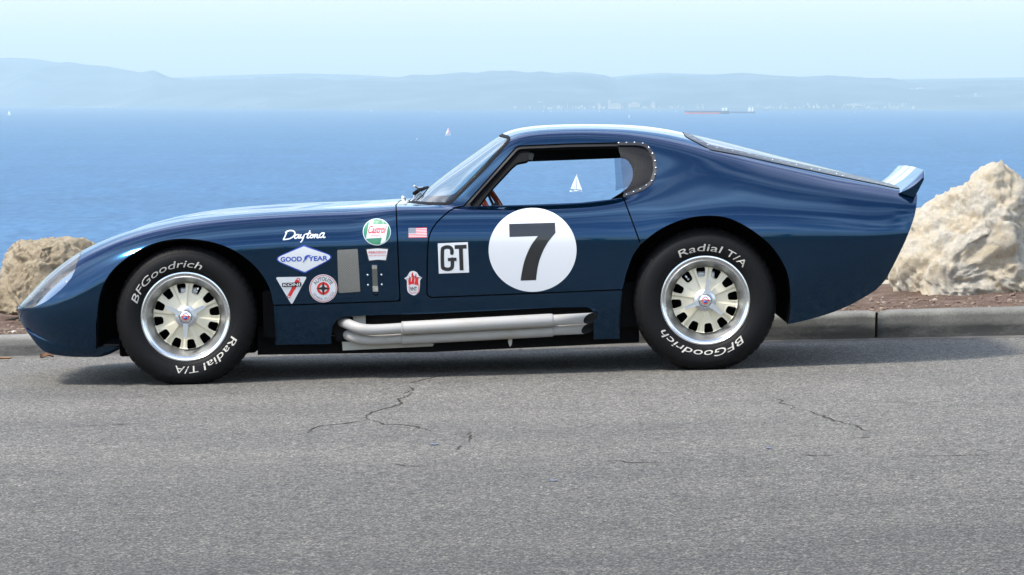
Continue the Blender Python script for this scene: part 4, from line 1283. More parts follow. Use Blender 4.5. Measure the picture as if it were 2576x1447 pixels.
# ---- headlamp under its clear cover
lamp_cover = panel('headlight_cover', lampc, M['lamp_cover'], side='near', depth=0.0, offset=-0.001)
panel('headlight_cover', lampc, M['lamp_cover'], side='far', depth=0.0, offset=-0.001)
M['bucket'] = pm('lamp_housing', (0.07, 0.12, 0.22), rough=0.3, coat=0.5)
for sd in (1, -1):
    bucket = panel('lamp_housing', clip(BODY, s_lamp + 2.5), M['bucket'], side='near' if sd == 1 else 'far', depth=0.0, offset=-0.055)
    mb = MB()
    c = L(150, 715, 0.60); c[1] *= sd
    prof = [(0.086, 0.05), (0.088, 0.0), (0.080, -0.012), (0.074, -0.004), (0.05, -0.020), (0.0005, -0.028)]
    mb.lathe(prof, 40)
    o = mb.build('headlamp', M['chrome'], car, True)
    o.location = c + np.array([0.085, 0.0, -0.045]); o.rotation_euler = (0.35, 0, -math.pi / 2 * sd if sd == 1 else -math.pi / 2)
    o.rotation_euler = (0.0, 0.55, -math.pi / 2)
    mb = MB(); mb.lathe([(0.026, 0.02), (0.027, 0.0), (0.018, -0.008), (0.0005, -0.012)], 24)
    o2 = mb.build('indicator_lamp', M['satin'], car, True)
    c2 = L(92, 757, 0.56); c2[1] *= sd
    o2.location = c2 + np.array([0.045, 0.0, -0.012]); o2.rotation_euler = (0, 0.6, -math.pi / 2)
for x, y in [(97, 766), (109, 731), (168.5, 708)]:
    rivet(x, y, 0.0032, lamp_cover, 0.001)

# ---- white stripes along the car's middle, part of the paint
m = M['paint']; n, l, b = nodes_of(m)
t = n.new('ShaderNodeTexCoord'); sp = n.new('ShaderNodeSeparateXYZ'); l.new(t.outputs['Object'], sp.inputs[0])
ab = n.new('ShaderNodeMath'); ab.operation = 'ABSOLUTE'; l.new(sp.outputs['Y'], ab.inputs[0])
su = n.new('ShaderNodeMath'); su.operation = 'SUBTRACT'; su.inputs[1].default_value = 0.150; l.new(ab.outputs[0], su.inputs[0])
ab2 = n.new('ShaderNodeMath'); ab2.operation = 'ABSOLUTE'; l.new(su.outputs[0], ab2.inputs[0])
lt = n.new('ShaderNodeMath'); lt.operation = 'LESS_THAN'; lt.inputs[1].default_value = 0.105; l.new(ab2.outputs[0], lt.inputs[0])
fl_ = add_noise(m, 1400, 1, 0.5); fr_ = ramp(m, fl_.outputs['Fac'], [(0.3, (0.0028, 0.027, 0.068)), (0.7, (0.0040, 0.039, 0.094))])
setc(m, mixc(m, lt.outputs[0], fr_.outputs[0], (0.78, 0.79, 0.80)))
mm = n.new('ShaderNodeMath'); mm.operation = 'MULTIPLY_ADD'; mm.inputs[1].default_value = -0.9; mm.inputs[2].default_value = 0.9
l.new(lt.outputs[0], mm.inputs[0]); l.new(mm.outputs[0], b.inputs['Metallic'])

# ---- tail spoiler
B_, T_, R2 = L(2262, 482, .665), L(2324.5, 430, .64), L(2301, 493, .665)
v, f = [], []
NS = 41
for i in range(NS):
    s = -1 + 2 * i / (NS - 1)
    y = -s * 0.665
    cr_ = 0.010 * (1 - s * s)
    fall = max(0, (abs(s) - 0.86) / 0.14) ** 2
    tp = np.array([T_[0] - 0.010 * fall, y, T_[2] + cr_ - 0.030 * fall])
    bs = np.array([B_[0] - 0.02 * (1 - s * s), y, B_[2] + 0.012 * (1 - s * s) - 0.006])
    rb = np.array([R2[0], y, R2[2] + cr_ - 0.008])
    sec = []
    for k in range(9):
        q = k / 8
        p = bs * (1 - q) + tp * q
        p = p + np.array([0.006, 0, -0.006]) * math.sin(math.pi * q)
        sec.append(p)
    sec.append(tp + np.array([0.005, 0, -0.001])); sec.append(tp + np.array([0.007, 0, -0.007]))
    for k in (1, 2, 3):
        sec.append((tp + np.array([0.007, 0, -0.007])) * (1 - k / 3) + rb * (k / 3))
    v += sec
q = 14
for i in range(NS - 1):
    for k in range(q - 1):
        f.append((i * q + k, i * q + k + 1, (i + 1) * q + k + 1, (i + 1) * q + k))
f += [tuple(range(q)), tuple((NS - 1) * q + k for k in range(q - 1, -1, -1))]
sharpen(mk('tail_spoiler', v, f, M['paint'], car), 40)

# ---- wheels
def tyre_lat(r, R):
    k = np.array([(0.196, -0.002), (0.204, -0.010), (0.214, -0.0165), (0.228, -0.0215), (0.245, -0.024), (0.262, -0.0225), (0.278, -0.0165), (0.289, -0.008), (0.298, 0.002), (0.304, 0.013), (0.309, 0.030), (0.311, 0.050)])
    rr = k[:, 0].copy(); rr[3:] = 0.228 + (rr[3:] - 0.228) * (R - 0.228) / (0.311 - 0.228)
    return rr, k[:, 1]
def make_wheel(R, width, hub_h, win_off, ears, words, valve):
    w = empty('wheel', (0, 0, 0), car)
    rr, lt_ = tyre_lat(0, R)
    prof = list(zip(rr, lt_)) + [(R, width * 0.5 - 0.02), (R, width - 0.075), (R - 0.002, width - 0.055), (R - 0.007, width - 0.035), (R - 0.025, width - 0.018), (R - 0.06, width - 0.010), (0.196, width - 0.03)]
    n_ = 324
    v, f = [], []
    for i, (r, y) in enumerate(prof):
        for k in range(n_):
            a = 2 * math.pi * k / n_
            r2 = r
            if 8 <= i <= 12 and k % 6 == 0: r2 = r - 0.0035
            if i in (7, 8) and k % 6 == 3: r2 = r - 0.0015
            if 12 <= i <= 14 and (k // 3) % 2: r2 = r - 0.002
            x, z = r2 * math.cos(a), r2 * math.sin(a)
            v.append((x, y - (0.004 if z < -hub_h + 0.05 and y < 0.02 else 0), max(z, -hub_h + 0.001)))
    for i in range(len(prof) - 1):
        for k in range(n_):
            f.append((i * n_ + k, i * n_ + (k + 1) % n_, (i + 1) * n_ + (k + 1) % n_, (i + 1) * n_ + k))
    tyre = mk('tyre', v, f, M['rubber'], w)
    # fine moulded rings on the sidewall
    mb = MB()
    for r0 in (0.2125, R - 0.030):
        la = float(np.interp(r0, rr, lt_))
        mb.lathe([(r0 - 0.0012, la + 0.001), (r0 - 0.0008, la - 0.0012), (r0 + 0.0008, la - 0.0012), (r0 + 0.0012, la + 0.001)], 128)
    mb.build('sidewall_rib', M['rubber'], w, True)
    for s, a0, a1 in words:
        tv, tf, asp = text2d(s, .0)
        r0, h = 0.2185, 0.031
        nv = []
        for x, y in tv:
            a = math.radians(a0 + (a1 - a0) * (x * 0.97 + 0.03 * y))
            r = r0 + h * y
            nv.append((r * math.cos(a), float(np.interp(r, rr, lt_)) - 0.0016, r * math.sin(a)))
        mk('tyre_lettering', nv, tf, M['letter'], w, False)
    # rim
    rim = MB().lathe([(0.196, 0.030), (0.1985, 0.010), (0.1990, -0.004), (0.1970, -0.0078), (0.1915, -0.0085), (0.1870, -0.0050), (0.1848, 0.0015), (0.1795, 0.0030), (0.1770, 0.0060), (0.1745, 0.0085)], 160).build('rim', M['alu'], w)
    MB().lathe([(0.1745, 0.0085), (0.162, 0.032), (0.150, 0.052), (0.1455, 0.060), (0.1450, 0.075)], 160).build('barrel', M['barrel'], w, True)
    sharpen(rim, 28)
    # cream centre with twelve openings
    nr, na = 56, 480
    rs = np.linspace(0.030, 0.1462, nr)
    V, F = [], []
    sm01 = lambda e0, e1, x: float(np.clip((x - e0) / (e1 - e0), 0, 1)) ** 2 * (3 - 2 * float(np.clip((x - e0) / (e1 - e0), 0, 1)))
    wang = [math.radians(win_off + 30 * k) for k in range(12)]
    vals = []
    for r in rs:
        for k in range(na):
            a = 2 * math.pi * k / na
            d = ((a - wang[0] + math.radians(15)) % math.radians(30)) - math.radians(15)
            which = int(((a - wang[0] + math.radians(15)) % (2 * math.pi)) / math.radians(30)) % 2
            tx, ty = r * math.sin(d), r * math.cos(d) - 0.1245
            hw = 0.0182 + 0.16 * ty
            qx, qy = abs(tx) - (hw - 0.009), abs(ty) - (0.0212 - 0.009)
            sd_ = math.hypot(max(qx, 0), max(qy, 0)) + min(max(qx, qy), 0) - 0.009
            base = 0.030 + 0.026 * ((r - 0.03) / 0.116) ** 1.3
            sect = math.radians(15) - abs(d)                       # angle to the edge of this window's wedge
            edge = sect * r
            pet = sm01(-0.0005, 0.0045, edge)
            y = base - (0.0075 if which else 0.0) * pet - (0.0 if which else -0.002) * pet
            y -= 0.0022 * math.exp(-((sd_ - 0.0028) / 0.0018) ** 2)
            y += 0.003 * sm01(0.0, -0.004, sd_)
            y -= 0.010 * sm01(0.141, 0.1455, r) * 0.6
            V.append((r * math.cos(a), y, r * math.sin(a))); vals.append(sd_)
    for i in range(nr - 1):
        for k in range(na):
            F.append((i * na + k, i * na + (k + 1) % na, (i + 1) * na + (k + 1) % na, (i + 1) * na + k))
    V = np.array(V)
    sh = clip(Sheet(V, np.tile(np.array([0, -1.0, 0]), (len(V), 1)), V[:, [0, 2]], F), np.array(vals))
    # walls of the openings
    edge = {}
    for q_ in sh.F:
        for i in range(len(q_)):
            k = (min(q_[i], q_[(i + 1) % len(q_)]), max(q_[i], q_[(i + 1) % len(q_)])); edge[k] = edge.get(k, 0) + 1
    vs = list(sh.V); fs = list(sh.F)
    for (a, c), k in edge.items():
        if k == 1:
            o_ = len(vs); vs += [sh.V[a], sh.V[c], sh.V[c] + np.array([0, 0.016, 0]), sh.V[a] + np.array([0, 0.016, 0])]; fs.append((o_, o_ + 1, o_ + 2, o_ + 3))
    mk('wheel_centre', vs, fs, M['cream'], w)
    MB().lathe([(0.150, 0.115), (0.150, 0.105), (0.02, 0.105)], 48).build('brake_disc', M['black'], w, True)
    MB().box((-0.03, 0.085, 0.06), (0.05, 0.10, 0.125), bev=0.006).build('brake_caliper', M['satin'], w)
    va = math.radians(valve)
    mb = MB(); c = Vector((0.131 * math.cos(va), 0.066, 0.131 * math.sin(va))); d = Vector((-math.cos(va), -0.6, -math.sin(va))).normalized()
    mb.tube([c + d * -0.006, c + d * 0.003, c + d * 0.004, c + d * 0.014, c + d * 0.015, c + d * 0.022], [0.0055, 0.0055, 0.0036, 0.0036, 0.0048, 0.0042], 12)
    mb.build('valve_stem', M['chrome'], w, True)
    # knock-off nut with three ears
    hub = MB().lathe([(0.049, 0.040), (0.049, 0.024), (0.0475, 0.0195), (0.043, 0.016), (0.034, 0.0125), (0.031, 0.008), (0.0295, 0.004), (0.027, 0.003)], 64).build('hub_nut', M['satin'], w)
    sharpen(hub, 30)
    for a in ears:
        a = math.radians(a); mb = MB()
        di = np.array([math.cos(a), math.sin(a)]); pe = np.array([-di[1], di[0]])
        def quad(r0, r1, w0, w1, y0, y1, off=0.0):
            pl = [di * r0 - pe * (w0 - off), di * r0 + pe * (w0 + off), di * r1 + pe * (w1 + off), di * r1 - pe * (w1 - off)]
            mb.prism([tuple(p) for p in pl], y0, y1)
        quad(0.026, 0.096, 0.0125, 0.0068, 0.010, 0.018)
        pl = lambda r0, r1, o0, o1, wd: mb.prism([tuple(di * r0 + pe * (o0 - wd)), tuple(di * r0 + pe * (o0 + wd)), tuple(di * r1 + pe * (o1 + wd)), tuple(di * r1 + pe * (o1 - wd))], 0.0065, 0.0105)
        pl(0.034, 0.094, 0.0095, 0.0054, 0.0016); pl(0.034, 0.094, -0.0095, -0.0054, 0.0016)
        mb.prism([tuple(di * 0.0915 + pe * -0.0062), tuple(di * 0.0915 + pe * 0.0062), tuple(di * 0.0965 + pe * 0.0060), tuple(di * 0.0965 + pe * -0.0060)], 0.0064, 0.0106)
        mb.prism([tuple(di * 0.030 + pe * -0.0115), tuple(di * 0.030 + pe * 0.0115), tuple(di * 0.042 + pe * 0.0100), tuple(di * 0.042 + pe * -0.0100)], 0.0064, 0.0106)
        mb.build('spinner_ear', M['ear'], w)
    cap = MB().lathe([(0.0285, 0.006), (0.0285, 0.0015), (0.0265, 0.0010)], 48, 1)
    cap.lathe([(0.0265, 0.0015), (0.0255, -0.001), (0.020, -0.0035), (0.0005, -0.0042)], 48, 0)
    a = np.linspace(0, 2 * math.pi, 33)[:-1]
    def ring(r0, r1, y, mi):
        vv = [(r * math.cos(t_), y, r * math.sin(t_)) for r in (r0, r1) for t_ in a]
        cap.add(vv, [(k, (k + 1) % 32, 32 + (k + 1) % 32, 32 + k) for k in range(32)], mi)
    ring(0.0125, 0.0155, -0.0055, 2)
    cap.prism([(-0.0135, 0.0075), (-0.0115, 0.0105), (0.0135, 0.0015), (0.0115, -0.0025)], -0.0066, -0.0058, 2)
    cap.prism([(-0.006, -0.0005), (-0.0085, -0.006), (-0.003, -0.0115), (0.005, -0.0105), (0.0075, -0.004), (0.004, -0.0015)], -0.0062, -0.0056, 3)
    cap.build('hub_cap', [M['chrome'], M['black'], M['red'], M['vblue']], w, True)
    return w
w1 = make_wheel(0.3115, 0.235, wf_c[2], 8, (151, 27, -93), [('BFGoodrich', 163, 68), ('Radial', -24, -72), ('T/A', -77.5, -104)], 66)
w1.location = wf_c
w2 = make_wheel(0.3185, 0.265, wr_c[2], 6, (78, 199.5, -40.5), [('Radial', 119, 70), ('T/A', 65, 39), ('BFGoodrich', -46, -149)], 127)
w2.location = wr_c
for w in (w1, w2):
    o = copy_tree(w, car); o.location = (w.location[0], -w.location[1], w.location[2]); o.rotation_euler = (0, 0, math.pi)

# ---- side exhaust
E = lambda x, y, w: Vector(L(786.1 + x / 3.2767, 723.2 + y / 3.2767, w))
def exhaust(path, sleeve, tip, name='exhaust_pipe'):
    r0, r1 = 0.0238, 0.0292
    pts = smooth_poly(np.array([tuple(E(*p)) for p in path]), 6, False)
    mb = MB().tube([Vector(p) for p in pts], r0, 28)
    o = mb.build(name, M['pipe'], car, True); sharpen(o, 50)
    a, c = E(*sleeve[0]), E(*sleeve[1]); d = (c - a).normalized()
    mb = MB().tube([a - d * 0.002, a, a + d * 0.004, c - d * 0.006, c, c + d * 0.008], [r0 - 0.001, r1 - 0.002, r1, r1, r1 - 0.002, r0 - 0.002], 32)
    sharpen(mb.build('sleeve', M['pipe'], o, True), 60)
    mb = MB().tube([a - d * 0.006, a - d * 0.003, a + d * 0.001, a + d * 0.004], [r0, r1 + 0.0012, r1 + 0.0014, r1 - 0.001], 28)
    mb.build('weld_bead', M['pipe'], o, True)
    e = E(*tip); d2 = (e - c).normalized(); up = Vector((0, 0, 1)); up = (up - d2 * up.dot(d2)).normalized(); sd = d2.cross(up)
    if sd.y < 0: sd = -sd
    n_ = 32; v, f = [], []
    for row, (rad, base) in enumerate([(r0, c), (r0, e), (r0 - 0.003, e), (r0 - 0.003, e - d2 * 0.10)]):
        for k in range(n_):
            t_ = 2 * math.pi * k / n_
            cu, cs = math.cos(t_), math.sin(t_)
            ext = 0.0 if row in (0, 3) else 0.062 * (0.5 + 0.5 * (0.40 * cu + 0.92 * cs))
            v.append(base + (up * cu + sd * cs) * rad + d2 * ext)
    mi = []
    for row in range(3):
        for k in range(n_):
            f.append((row * n_ + k, row * n_ + (k + 1) % n_, (row + 1) * n_ + (k + 1) % n_, (row + 1) * n_ + k)); mi.append(0 if row == 0 else 1)
    f.append(tuple(3 * n_ + k for k in range(n_))); mi.append(1)
    mk('tail_pipe', v, f, [M['pipe'], M['soot']], o, True, None, mi); sharpen(o.children[-1], 50)
    return o
exhaust([(120, 260, .60), (200, 272, .67), (265, 290, .745), (330, 318, .80), (400, 341, .825), (480, 349, .83), (600, 345, .83), (745, 336, .83)], [(745, 335.5, .83), (1980, 270, .83)], (2232, 257, .83))
exhaust([(140, 350, .58), (220, 365, .65), (275, 385, .71), (335, 408, .755), (400, 424, .775), (480, 430, .78), (600, 427, .78), (745, 419, .78)], [(745, 418.5, .78), (1980, 352, .78)], (2215, 340, .78))
def plate(poly, w0, w1, name, mat):
    mb = MB()
    v = [E(x, y, w0) for x, y in poly] + [E(x, y, w1) for x, y in poly]; k = len(poly)
    mb.add(v, [tuple(range(k)), tuple(range(2 * k - 1, k - 1, -1))] + [(i, (i + 1) % k, k + (i + 1) % k, k + i) for i in range(k)])
    return mb.build(name, mat, car)
plate([(243, 448), (700, 440), (985, 455), (1000, 470), (990, 485), (250, 520)], .715, .70, 'heat_shield', M['plate'])
plate([(330, 238), (438, 231), (438, 330), (360, 330)], .745, .74, 'heat_shield', M['plate'])
plate([(1618, 400), (1650, 400), (1642, 470), (1628, 492), (1612, 450)], .76, .755, 'hanger', M['plate'])
plate([(160, 240), (340, 232), (420, 280), (330, 420), (200, 440), (150, 340)], .735, .60, 'exhaust_recess', M['black'])

# ---- steering wheel, mirror, wiper
sw = empty('steering_wheel', L(1246, 528, 0.36), car)
mb = MB()
c = [Vector((0.165 * math.cos(t_), 0.165 * math.sin(t_), 0)) for t_ in np.linspace(0, 2 * math.pi, 49)]
mb.tube(c, 0.0135, 14, cap=False)
mb.build('rim', M['wood'], sw, True)
mb = MB()
for k in range(3):
    a = k * 2.094 + 0.5
    mb.tube([(0, 0, 0), (0.16 * math.cos(a), 0.16 * math.sin(a), 0)], 0.006, 8)
mb.tube([(0, 0, 0.02), (0, 0, -0.06), (0, 0, -0.35)], [0.03, 0.02, 0.012], 16)
mb.build('spokes', M['black'], sw, True)
sw.rotation_euler = (math.radians(9), math.radians(61), 0)
mr = L(1328, 392, 0.10)
mb = MB().box((-0.022, -0.02, -0.016), (0.022, 0.02, 0.016), bev=0.003)
o = mb.build('rear_view_mirror', pm('mirror_back', (0.33, 0.33, 0.34), rough=0.4), car); o.location = mr; o.rotation_euler = (0.1, 0.25, 0.3)
MB().tube([(0, 0, 0), (-0.012, 0, 0.05)], 0.004, 8).build('mirror_stem', M['black'], o)
S_ = lambda x, y, w: Vector(L(993.7 + x / 6.055, 301.9 + y / 6.055, w))
wp = MB().tube([S_(215, 1290, .2), S_(195, 1262, .2), S_(150, 1232, .2)], [0.004, 0.006, 0.007], 10)
wiper = wp.build('wiper', M['chrome'], car, True)
MB().tube([S_(100, 1185, .2), S_(128, 1192, .2), S_(150, 1225, .2)], [0.011, 0.0115, 0.009], 14).build('washer_nozzle', M['satin'], wiper, True)
MB().tube([S_(290, 1120, .15), S_(340, 1090, .1), S_(420, 1050, .0), S_(500, 1025, -.1)], [0.008, 0.010, 0.009, 0.006], 8).build('blade', M['black'], wiper, True)
MB().tube([S_(235, 1255, .2), S_(290, 1200, .15), S_(310, 1150, .12), S_(380, 1110, .08)], [0.005, 0.006, 0.009, 0.008], 8).build('arm', M['satin'], wiper, True)
MB().tube([S_(292, 1000, .15), S_(312, 1018, .14), S_(345, 1036, .1), S_(430, 1026, -.02)], [0.004, 0.006, 0.004, 0.003], 8).build('blade_clip', M['satin'], wiper, True)
MB().tube([S_(180, 1255, .2), S_(240, 1262, .2), S_(300, 1285, .2), S_(420, 1288, .2)], [0.005, 0.0045, 0.004, 0.003], 8).build('linkage', M['chrome'], wiper, True)

# ---- grille mesh, latch, stickers and numbers
class Decal:
    def __init__(s): s.v, s.f, s.m, s.mats = [], [], [], []
    def mi(s, mat):
        if mat not in s.mats: s.mats.append(mat)
        return s.mats.index(mat)
    def put(s, pts, faces, mat, layer):
        o_ = len(s.v); lift = 0.0012 + 0.0006 * layer
        idx = {}
        for i, (x, y) in enumerate(pts):
            p, nn = skin(x, y, lift)
            if p is None: p, nn = skin(x, y + 3, lift)
            s.v.append(tuple(p))
        k = s.mi(mat)
        for q in faces:
            s.f.append(tuple(i + o_ for i in q)); s.m.append(k)
    def poly(s, pts, mat, layer=0, grid=9.0):
        raw = [np.array(p, float) for p in pts]; pts = []
        for i in range(len(raw)):
            p0_, p1_ = raw[i], raw[(i + 1) % len(raw)]
            k_ = max(1, int(np.linalg.norm(p1_ - p0_) / min(grid, 5.0)))
            pts += [tuple(p0_ + (p1_ - p0_) * q / k_) for q in range(k_)]
        a = np.array(pts); lo, hi = a.min(0), a.max(0)
        inner = []
        if max(hi - lo) > grid * 1.5:
            gx_, gy_ = np.meshgrid(np.arange(lo[0] + grid / 2, hi[0], grid), np.arange(lo[1] + grid / 2, hi[1], grid))
            g = np.stack([gx_.ravel(), gy_.ravel()], 1)
            inner = [tuple(p) for p, d in zip(g, sdf(g, a)) if d > grid * 0.3]
        n_ = len(pts)
        r = delaunay_2d_cdt([Vector(p) for p in pts + inner], [(i, (i + 1) % n_) for i in range(n_)], [], 1, 1e-5)
        s.put([tuple(p) for p in r[0]], [tuple(t) for t in r[2]], mat, layer)
    def ring(s, c, r0, r1, mat, layer=0, n_=48):
        pts = [(c[0] + r * math.cos(2 * math.pi * k / n_), c[1] + r * math.sin(2 * math.pi * k / n_)) for r in (r0, r1) for k in range(n_)]
        s.put(pts, [(k, (k + 1) % n_, n_ + (k + 1) % n_, n_ + k) for k in range(n_)], mat, layer)
    def disc(s, c, rx_, ry_, mat, layer=0, n_=48, grid=9.0):
        s.poly([(c[0] + rx_ * math.cos(2 * math.pi * k / n_), c[1] + ry_ * math.sin(2 * math.pi * k / n_)) for k in range(n_)], mat, layer, grid)
    def stroke(s, pts, wd, mat, layer=0, smooth=True, closed=False):
        p = smooth_poly(pts, 6, closed) if smooth else np.asarray(pts, float)
        left, right = [], []
        for i in range(len(p)):
            if closed: d = p[(i + 1) % len(p)] - p[i - 1]
            else: d = p[min(i + 1, len(p) - 1)] - p[max(i - 1, 0)]
            d = d / (np.linalg.norm(d) + 1e-9); nn = np.array([-d[1], d[0]])
            left.append(p[i] + nn * wd / 2); right.append(p[i] - nn * wd / 2)
        k = len(p)
        fs = [(i, i + 1, k + i + 1, k + i) for i in range(k - 1)]
        if closed: fs.append((k - 1, 0, k, 2 * k - 1))
        s.put(left + right, fs, mat, layer)
        if not closed and smooth:
            for c in (p[0], p[-1]): s.disc(c, wd / 2, wd / 2, mat, layer, 10)
    def text(s, word, box, mat, layer=0, bold=0.0, shear=0.0, slope=0.0):
        x0, x1, y0, y1 = box                     # y0 is the top edge
        tv, tf, asp = text2d(word, bold)
        s.put([(x0 + (x1 - x0) * x + shear * y * (y1 - y0), y1 - (y1 - y0) * y + slope * (x1 - x0) * x) for x, y in tv], tf, mat, layer)
    def arc_text(s, word, c, r_in, r_out, a0, a1, mat, layer=0, bold=0.0, inward=False):
        tv, tf, asp = text2d(word, bold)
        pts = []
        for x, y in tv:
            a = math.radians(a0 + (a1 - a0) * x)
            r = (r_out + (r_in - r_out) * y) if inward else (r_in + (r_out - r_in) * y)
            pts.append((c[0] + r * math.cos(a), c[1] - r * math.sin(a)))
        s.put(pts, tf, mat, layer)
    def build(s, name, parent, label=None):
        o = mk(name, s.v, s.f, s.mats, parent, False, None, s.m)
        if label: o['label'] = label
        return o
def rounded(pts, r, n_=6):
    out = []; k = len(pts); pts = [np.array(p, float) for p in pts]
    for i in range(k):
        a, c, e = pts[i - 1], pts[i], pts[(i + 1) % k]
        ra = r[i] if hasattr(r, '__len__') else r
        d0, d1 = (a - c) / np.linalg.norm(a - c), (e - c) / np.linalg.norm(e - c)
        p0, p1 = c + d0 * ra, c + d1 * ra
        for q in range(n_ + 1):
            t_ = q / n_
            out.append((1 - t_) ** 2 * p0 + 2 * t_ * (1 - t_) * c + t_ * t_ * p1)
    return out
z9 = lambda P: [(660.3 + x / 5.4615, 534.6 + y / 5.4615) for x, y in P]
z9b = lambda x0, x1, y0, y1: (660.3 + x0 / 5.4615, 660.3 + x1 / 5.4615, 534.6 + y0 / 5.4615, 534.6 + y1 / 5.4615)
z10 = lambda P: [(1037.7 + x / 5.4615, 534.6 + y / 5.4615) for x, y in P]
K = 1 / 5.4615
# number roundel
d = Decal(); d.disc((1339.8, 629), 110.6, 105.2, M['white'], 0, 120, 4.5)
seven = [(1327, 160), (1958, 142), (1965, 280)] + [tuple(p) for p in smooth_poly([(1965, 280), (1850, 425), (1770, 585), (1722, 745), (1697, 928)], 5, False)[1:]] + [(1485, 937)] + [tuple(p) for p in smooth_poly([(1485, 937), (1500, 830), (1542, 650), (1622, 465), (1722, 325)], 5, False)[1:]] + [(1333, 338)]
d.poly(z10(seven), M['vblack'], 1, 4.5)
d.build('number_roundel', door_near, 'white racing roundel with a black number seven')
# class plate
d = Decal(); d.poly(z10([(347, 425), (760, 408), (778, 825), (362, 840)]), M['white'], 0)
d.stroke(z10([(541, 560), (541, 520), (522, 486), (478, 475), (434, 486), (411, 522), (413, 735), (434, 770), (487, 781), (530, 768), (547, 733), (547, 640)]), 50 * K, M['vblack'], 1)
d.poly(z10([(518, 559), (567, 557), (566, 540), (518, 540)]), M['vblack'], 1)
d.poly(z10([(485, 624), (604, 620), (606, 664), (487, 670)]), M['vblack'], 2)
d.poly(z10([(578, 450), (742, 443), (744, 496), (580, 502)]), M['vblack'], 1)
d.poly(z10([(637, 490), (690, 488), (701, 792), (648, 796)]), M['vblack'], 2)
d.build('class_plate', door_near, 'white square with black letters GT')
# script lettering
d = Decal()
for p in ([(338, 258), (318, 310), (288, 372)], [(318, 275), (370, 252), (425, 258), (446, 290), (420, 335), (360, 365), (287, 374)],
          [(505, 308), (468, 308), (440, 335), (448, 357), (480, 345), (504, 310)], [(504, 310), (492, 345), (505, 353), (522, 342)],
          [(530, 308), (518, 338), (532, 350), (560, 336), (578, 302)], [(578, 302), (558, 355), (538, 398), (524, 406)],
          [(652, 256), (622, 320), (612, 345), (628, 352), (648, 340)], [(594, 300), (662, 288)],
          [(690, 306), (662, 318), (654, 342), (676, 348), (698, 330), (690, 306), (715, 310)],
          [(728, 302), (712, 350)], [(714, 344), (735, 312), (756, 304), (758, 318), (746, 342), (762, 350), (782, 338)],
          [(850, 284), (812, 288), (784, 322), (794, 346), (826, 330), (848, 288)], [(848, 288), (832, 336), (848, 346), (858, 340)]):
    d.stroke(z9(p), 17 * K, M['white'], 0)
d.build('model_script', front_clip, 'white script lettering Daytona')
# tyre-maker diamond
d = Decal()
dia = [(130, 642), (565, 446), (1012, 606), (580, 838)]
d.poly(z9(rounded(dia, [140, 22, 140, 22])), M['vblue'], 0)
d.poly(z9(rounded([(150, 640), (566, 466), (992, 608), (580, 818)], [134, 18, 134, 18])), M['white'], 1)
d.text('GOOD', z9b(248, 540, 612, 680), M['vblue'], 2, .03, 0, -0.03)
d.text('YEAR', z9b(628, 898, 602, 668), M['vblue'], 2, .03, 0, -0.03)
d.poly(z9([(550, 688), (575, 640), (578, 612), (600, 590), (640, 582), (680, 588), (640, 596), (618, 602), (640, 604), (615, 618), (606, 640), (585, 655), (565, 682)]), M['vblue'], 3)
d.build('diamond_sticker', front_clip, 'white diamond sticker with blue winged-foot lettering')
# shock-absorber triangle
d = Decal()
d.poly(z9(rounded([(178, 890), (612, 882), (402, 1270)], [34, 34, 34])), M['white'], 0)
ax = np.array([(492, 920), (362, 1155)], float); dv_ = (ax[1] - ax[0]) / np.linalg.norm(ax[1] - ax[0]); pv = np.array([-dv_[1], dv_[0]])
seg_ = lambda t0, t1, w0: [tuple(ax[0] + dv_ * t0 + pv * w0), tuple(ax[0] + dv_ * t1 + pv * w0), tuple(ax[0] + dv_ * t1 - pv * w0), tuple(ax[0] + dv_ * t0 - pv * w0)]
d.poly(z9(seg_(14, 150, 29)), M['red'], 1); d.poly(z9(seg_(150, 250, 23)), M['red'], 1)
for c in ax:
    cc = z9([tuple(c)])[0]; d.disc(cc, 23 * K, 23 * K, M['red'], 2, 20); d.disc(cc, 11 * K, 11 * K, M['white'], 3, 16)
d.poly(z9([(268, 968), (533, 958), (535, 1014), (270, 1024)]), M['vblack'], 4)
d.text('KONI', z9b(284, 514, 976, 1014), M['white'], 5, .02, 0, -0.035)
d.build('triangle_sticker', front_clip, 'white triangle sticker with a red damper')
# spark plug disc
d = Decal(); c = z9([(835, 1043)])[0]
d.disc(c, 192 * K, 192 * K, M['white'], 0); d.ring(c, 174 * K, 182 * K, M['red'], 1); d.ring(c, 54 * K, 88 * K, M['red'], 1)
star = []
for k in range(8):
    r = (98 if k % 4 == 0 else 102) if k % 2 == 0 else 27; a = k * math.pi / 4
    star.append((835 + r * math.cos(a), 1043 + r * math.sin(a)))
d.poly(z9(star), M['vblack'], 2)
d.arc_text('AUTOLITE', c, 106 * K, 158 * K, 155, 28, M['vblack'], 1, .012)
d.arc_text('SPARK PLUGS', c, 128 * K, 163 * K, 207, 340, M['vgrey'], 1, 0, True)
d.build('plug_sticker', front_clip, 'round white sticker with a black star in a red ring')
# oil disc
d = Decal(); c = z9([(1571, 269)])[0]
d.disc(c, 192 * K, 183 * K, M['white'], 0); d.disc(c, 183 * K, 174 * K, M['green'], 1)
d.poly(z9([(1470, 128), (1535, 98), (1514, 168), (1730, 162), (1690, 398), (1620, 436), (1641, 348), (1422, 362)]), M['white'], 2)
d.text('Castrol', z9b(1440, 1682, 186, 292), M['red'], 3, .02, 28 * K / (106 * K), -0.02)
d.text('MOTOR OIL', z9b(1496, 1630, 312, 332), M['red'], 3)
d.build('oil_sticker', front_clip, 'round green and white sticker with red lettering')
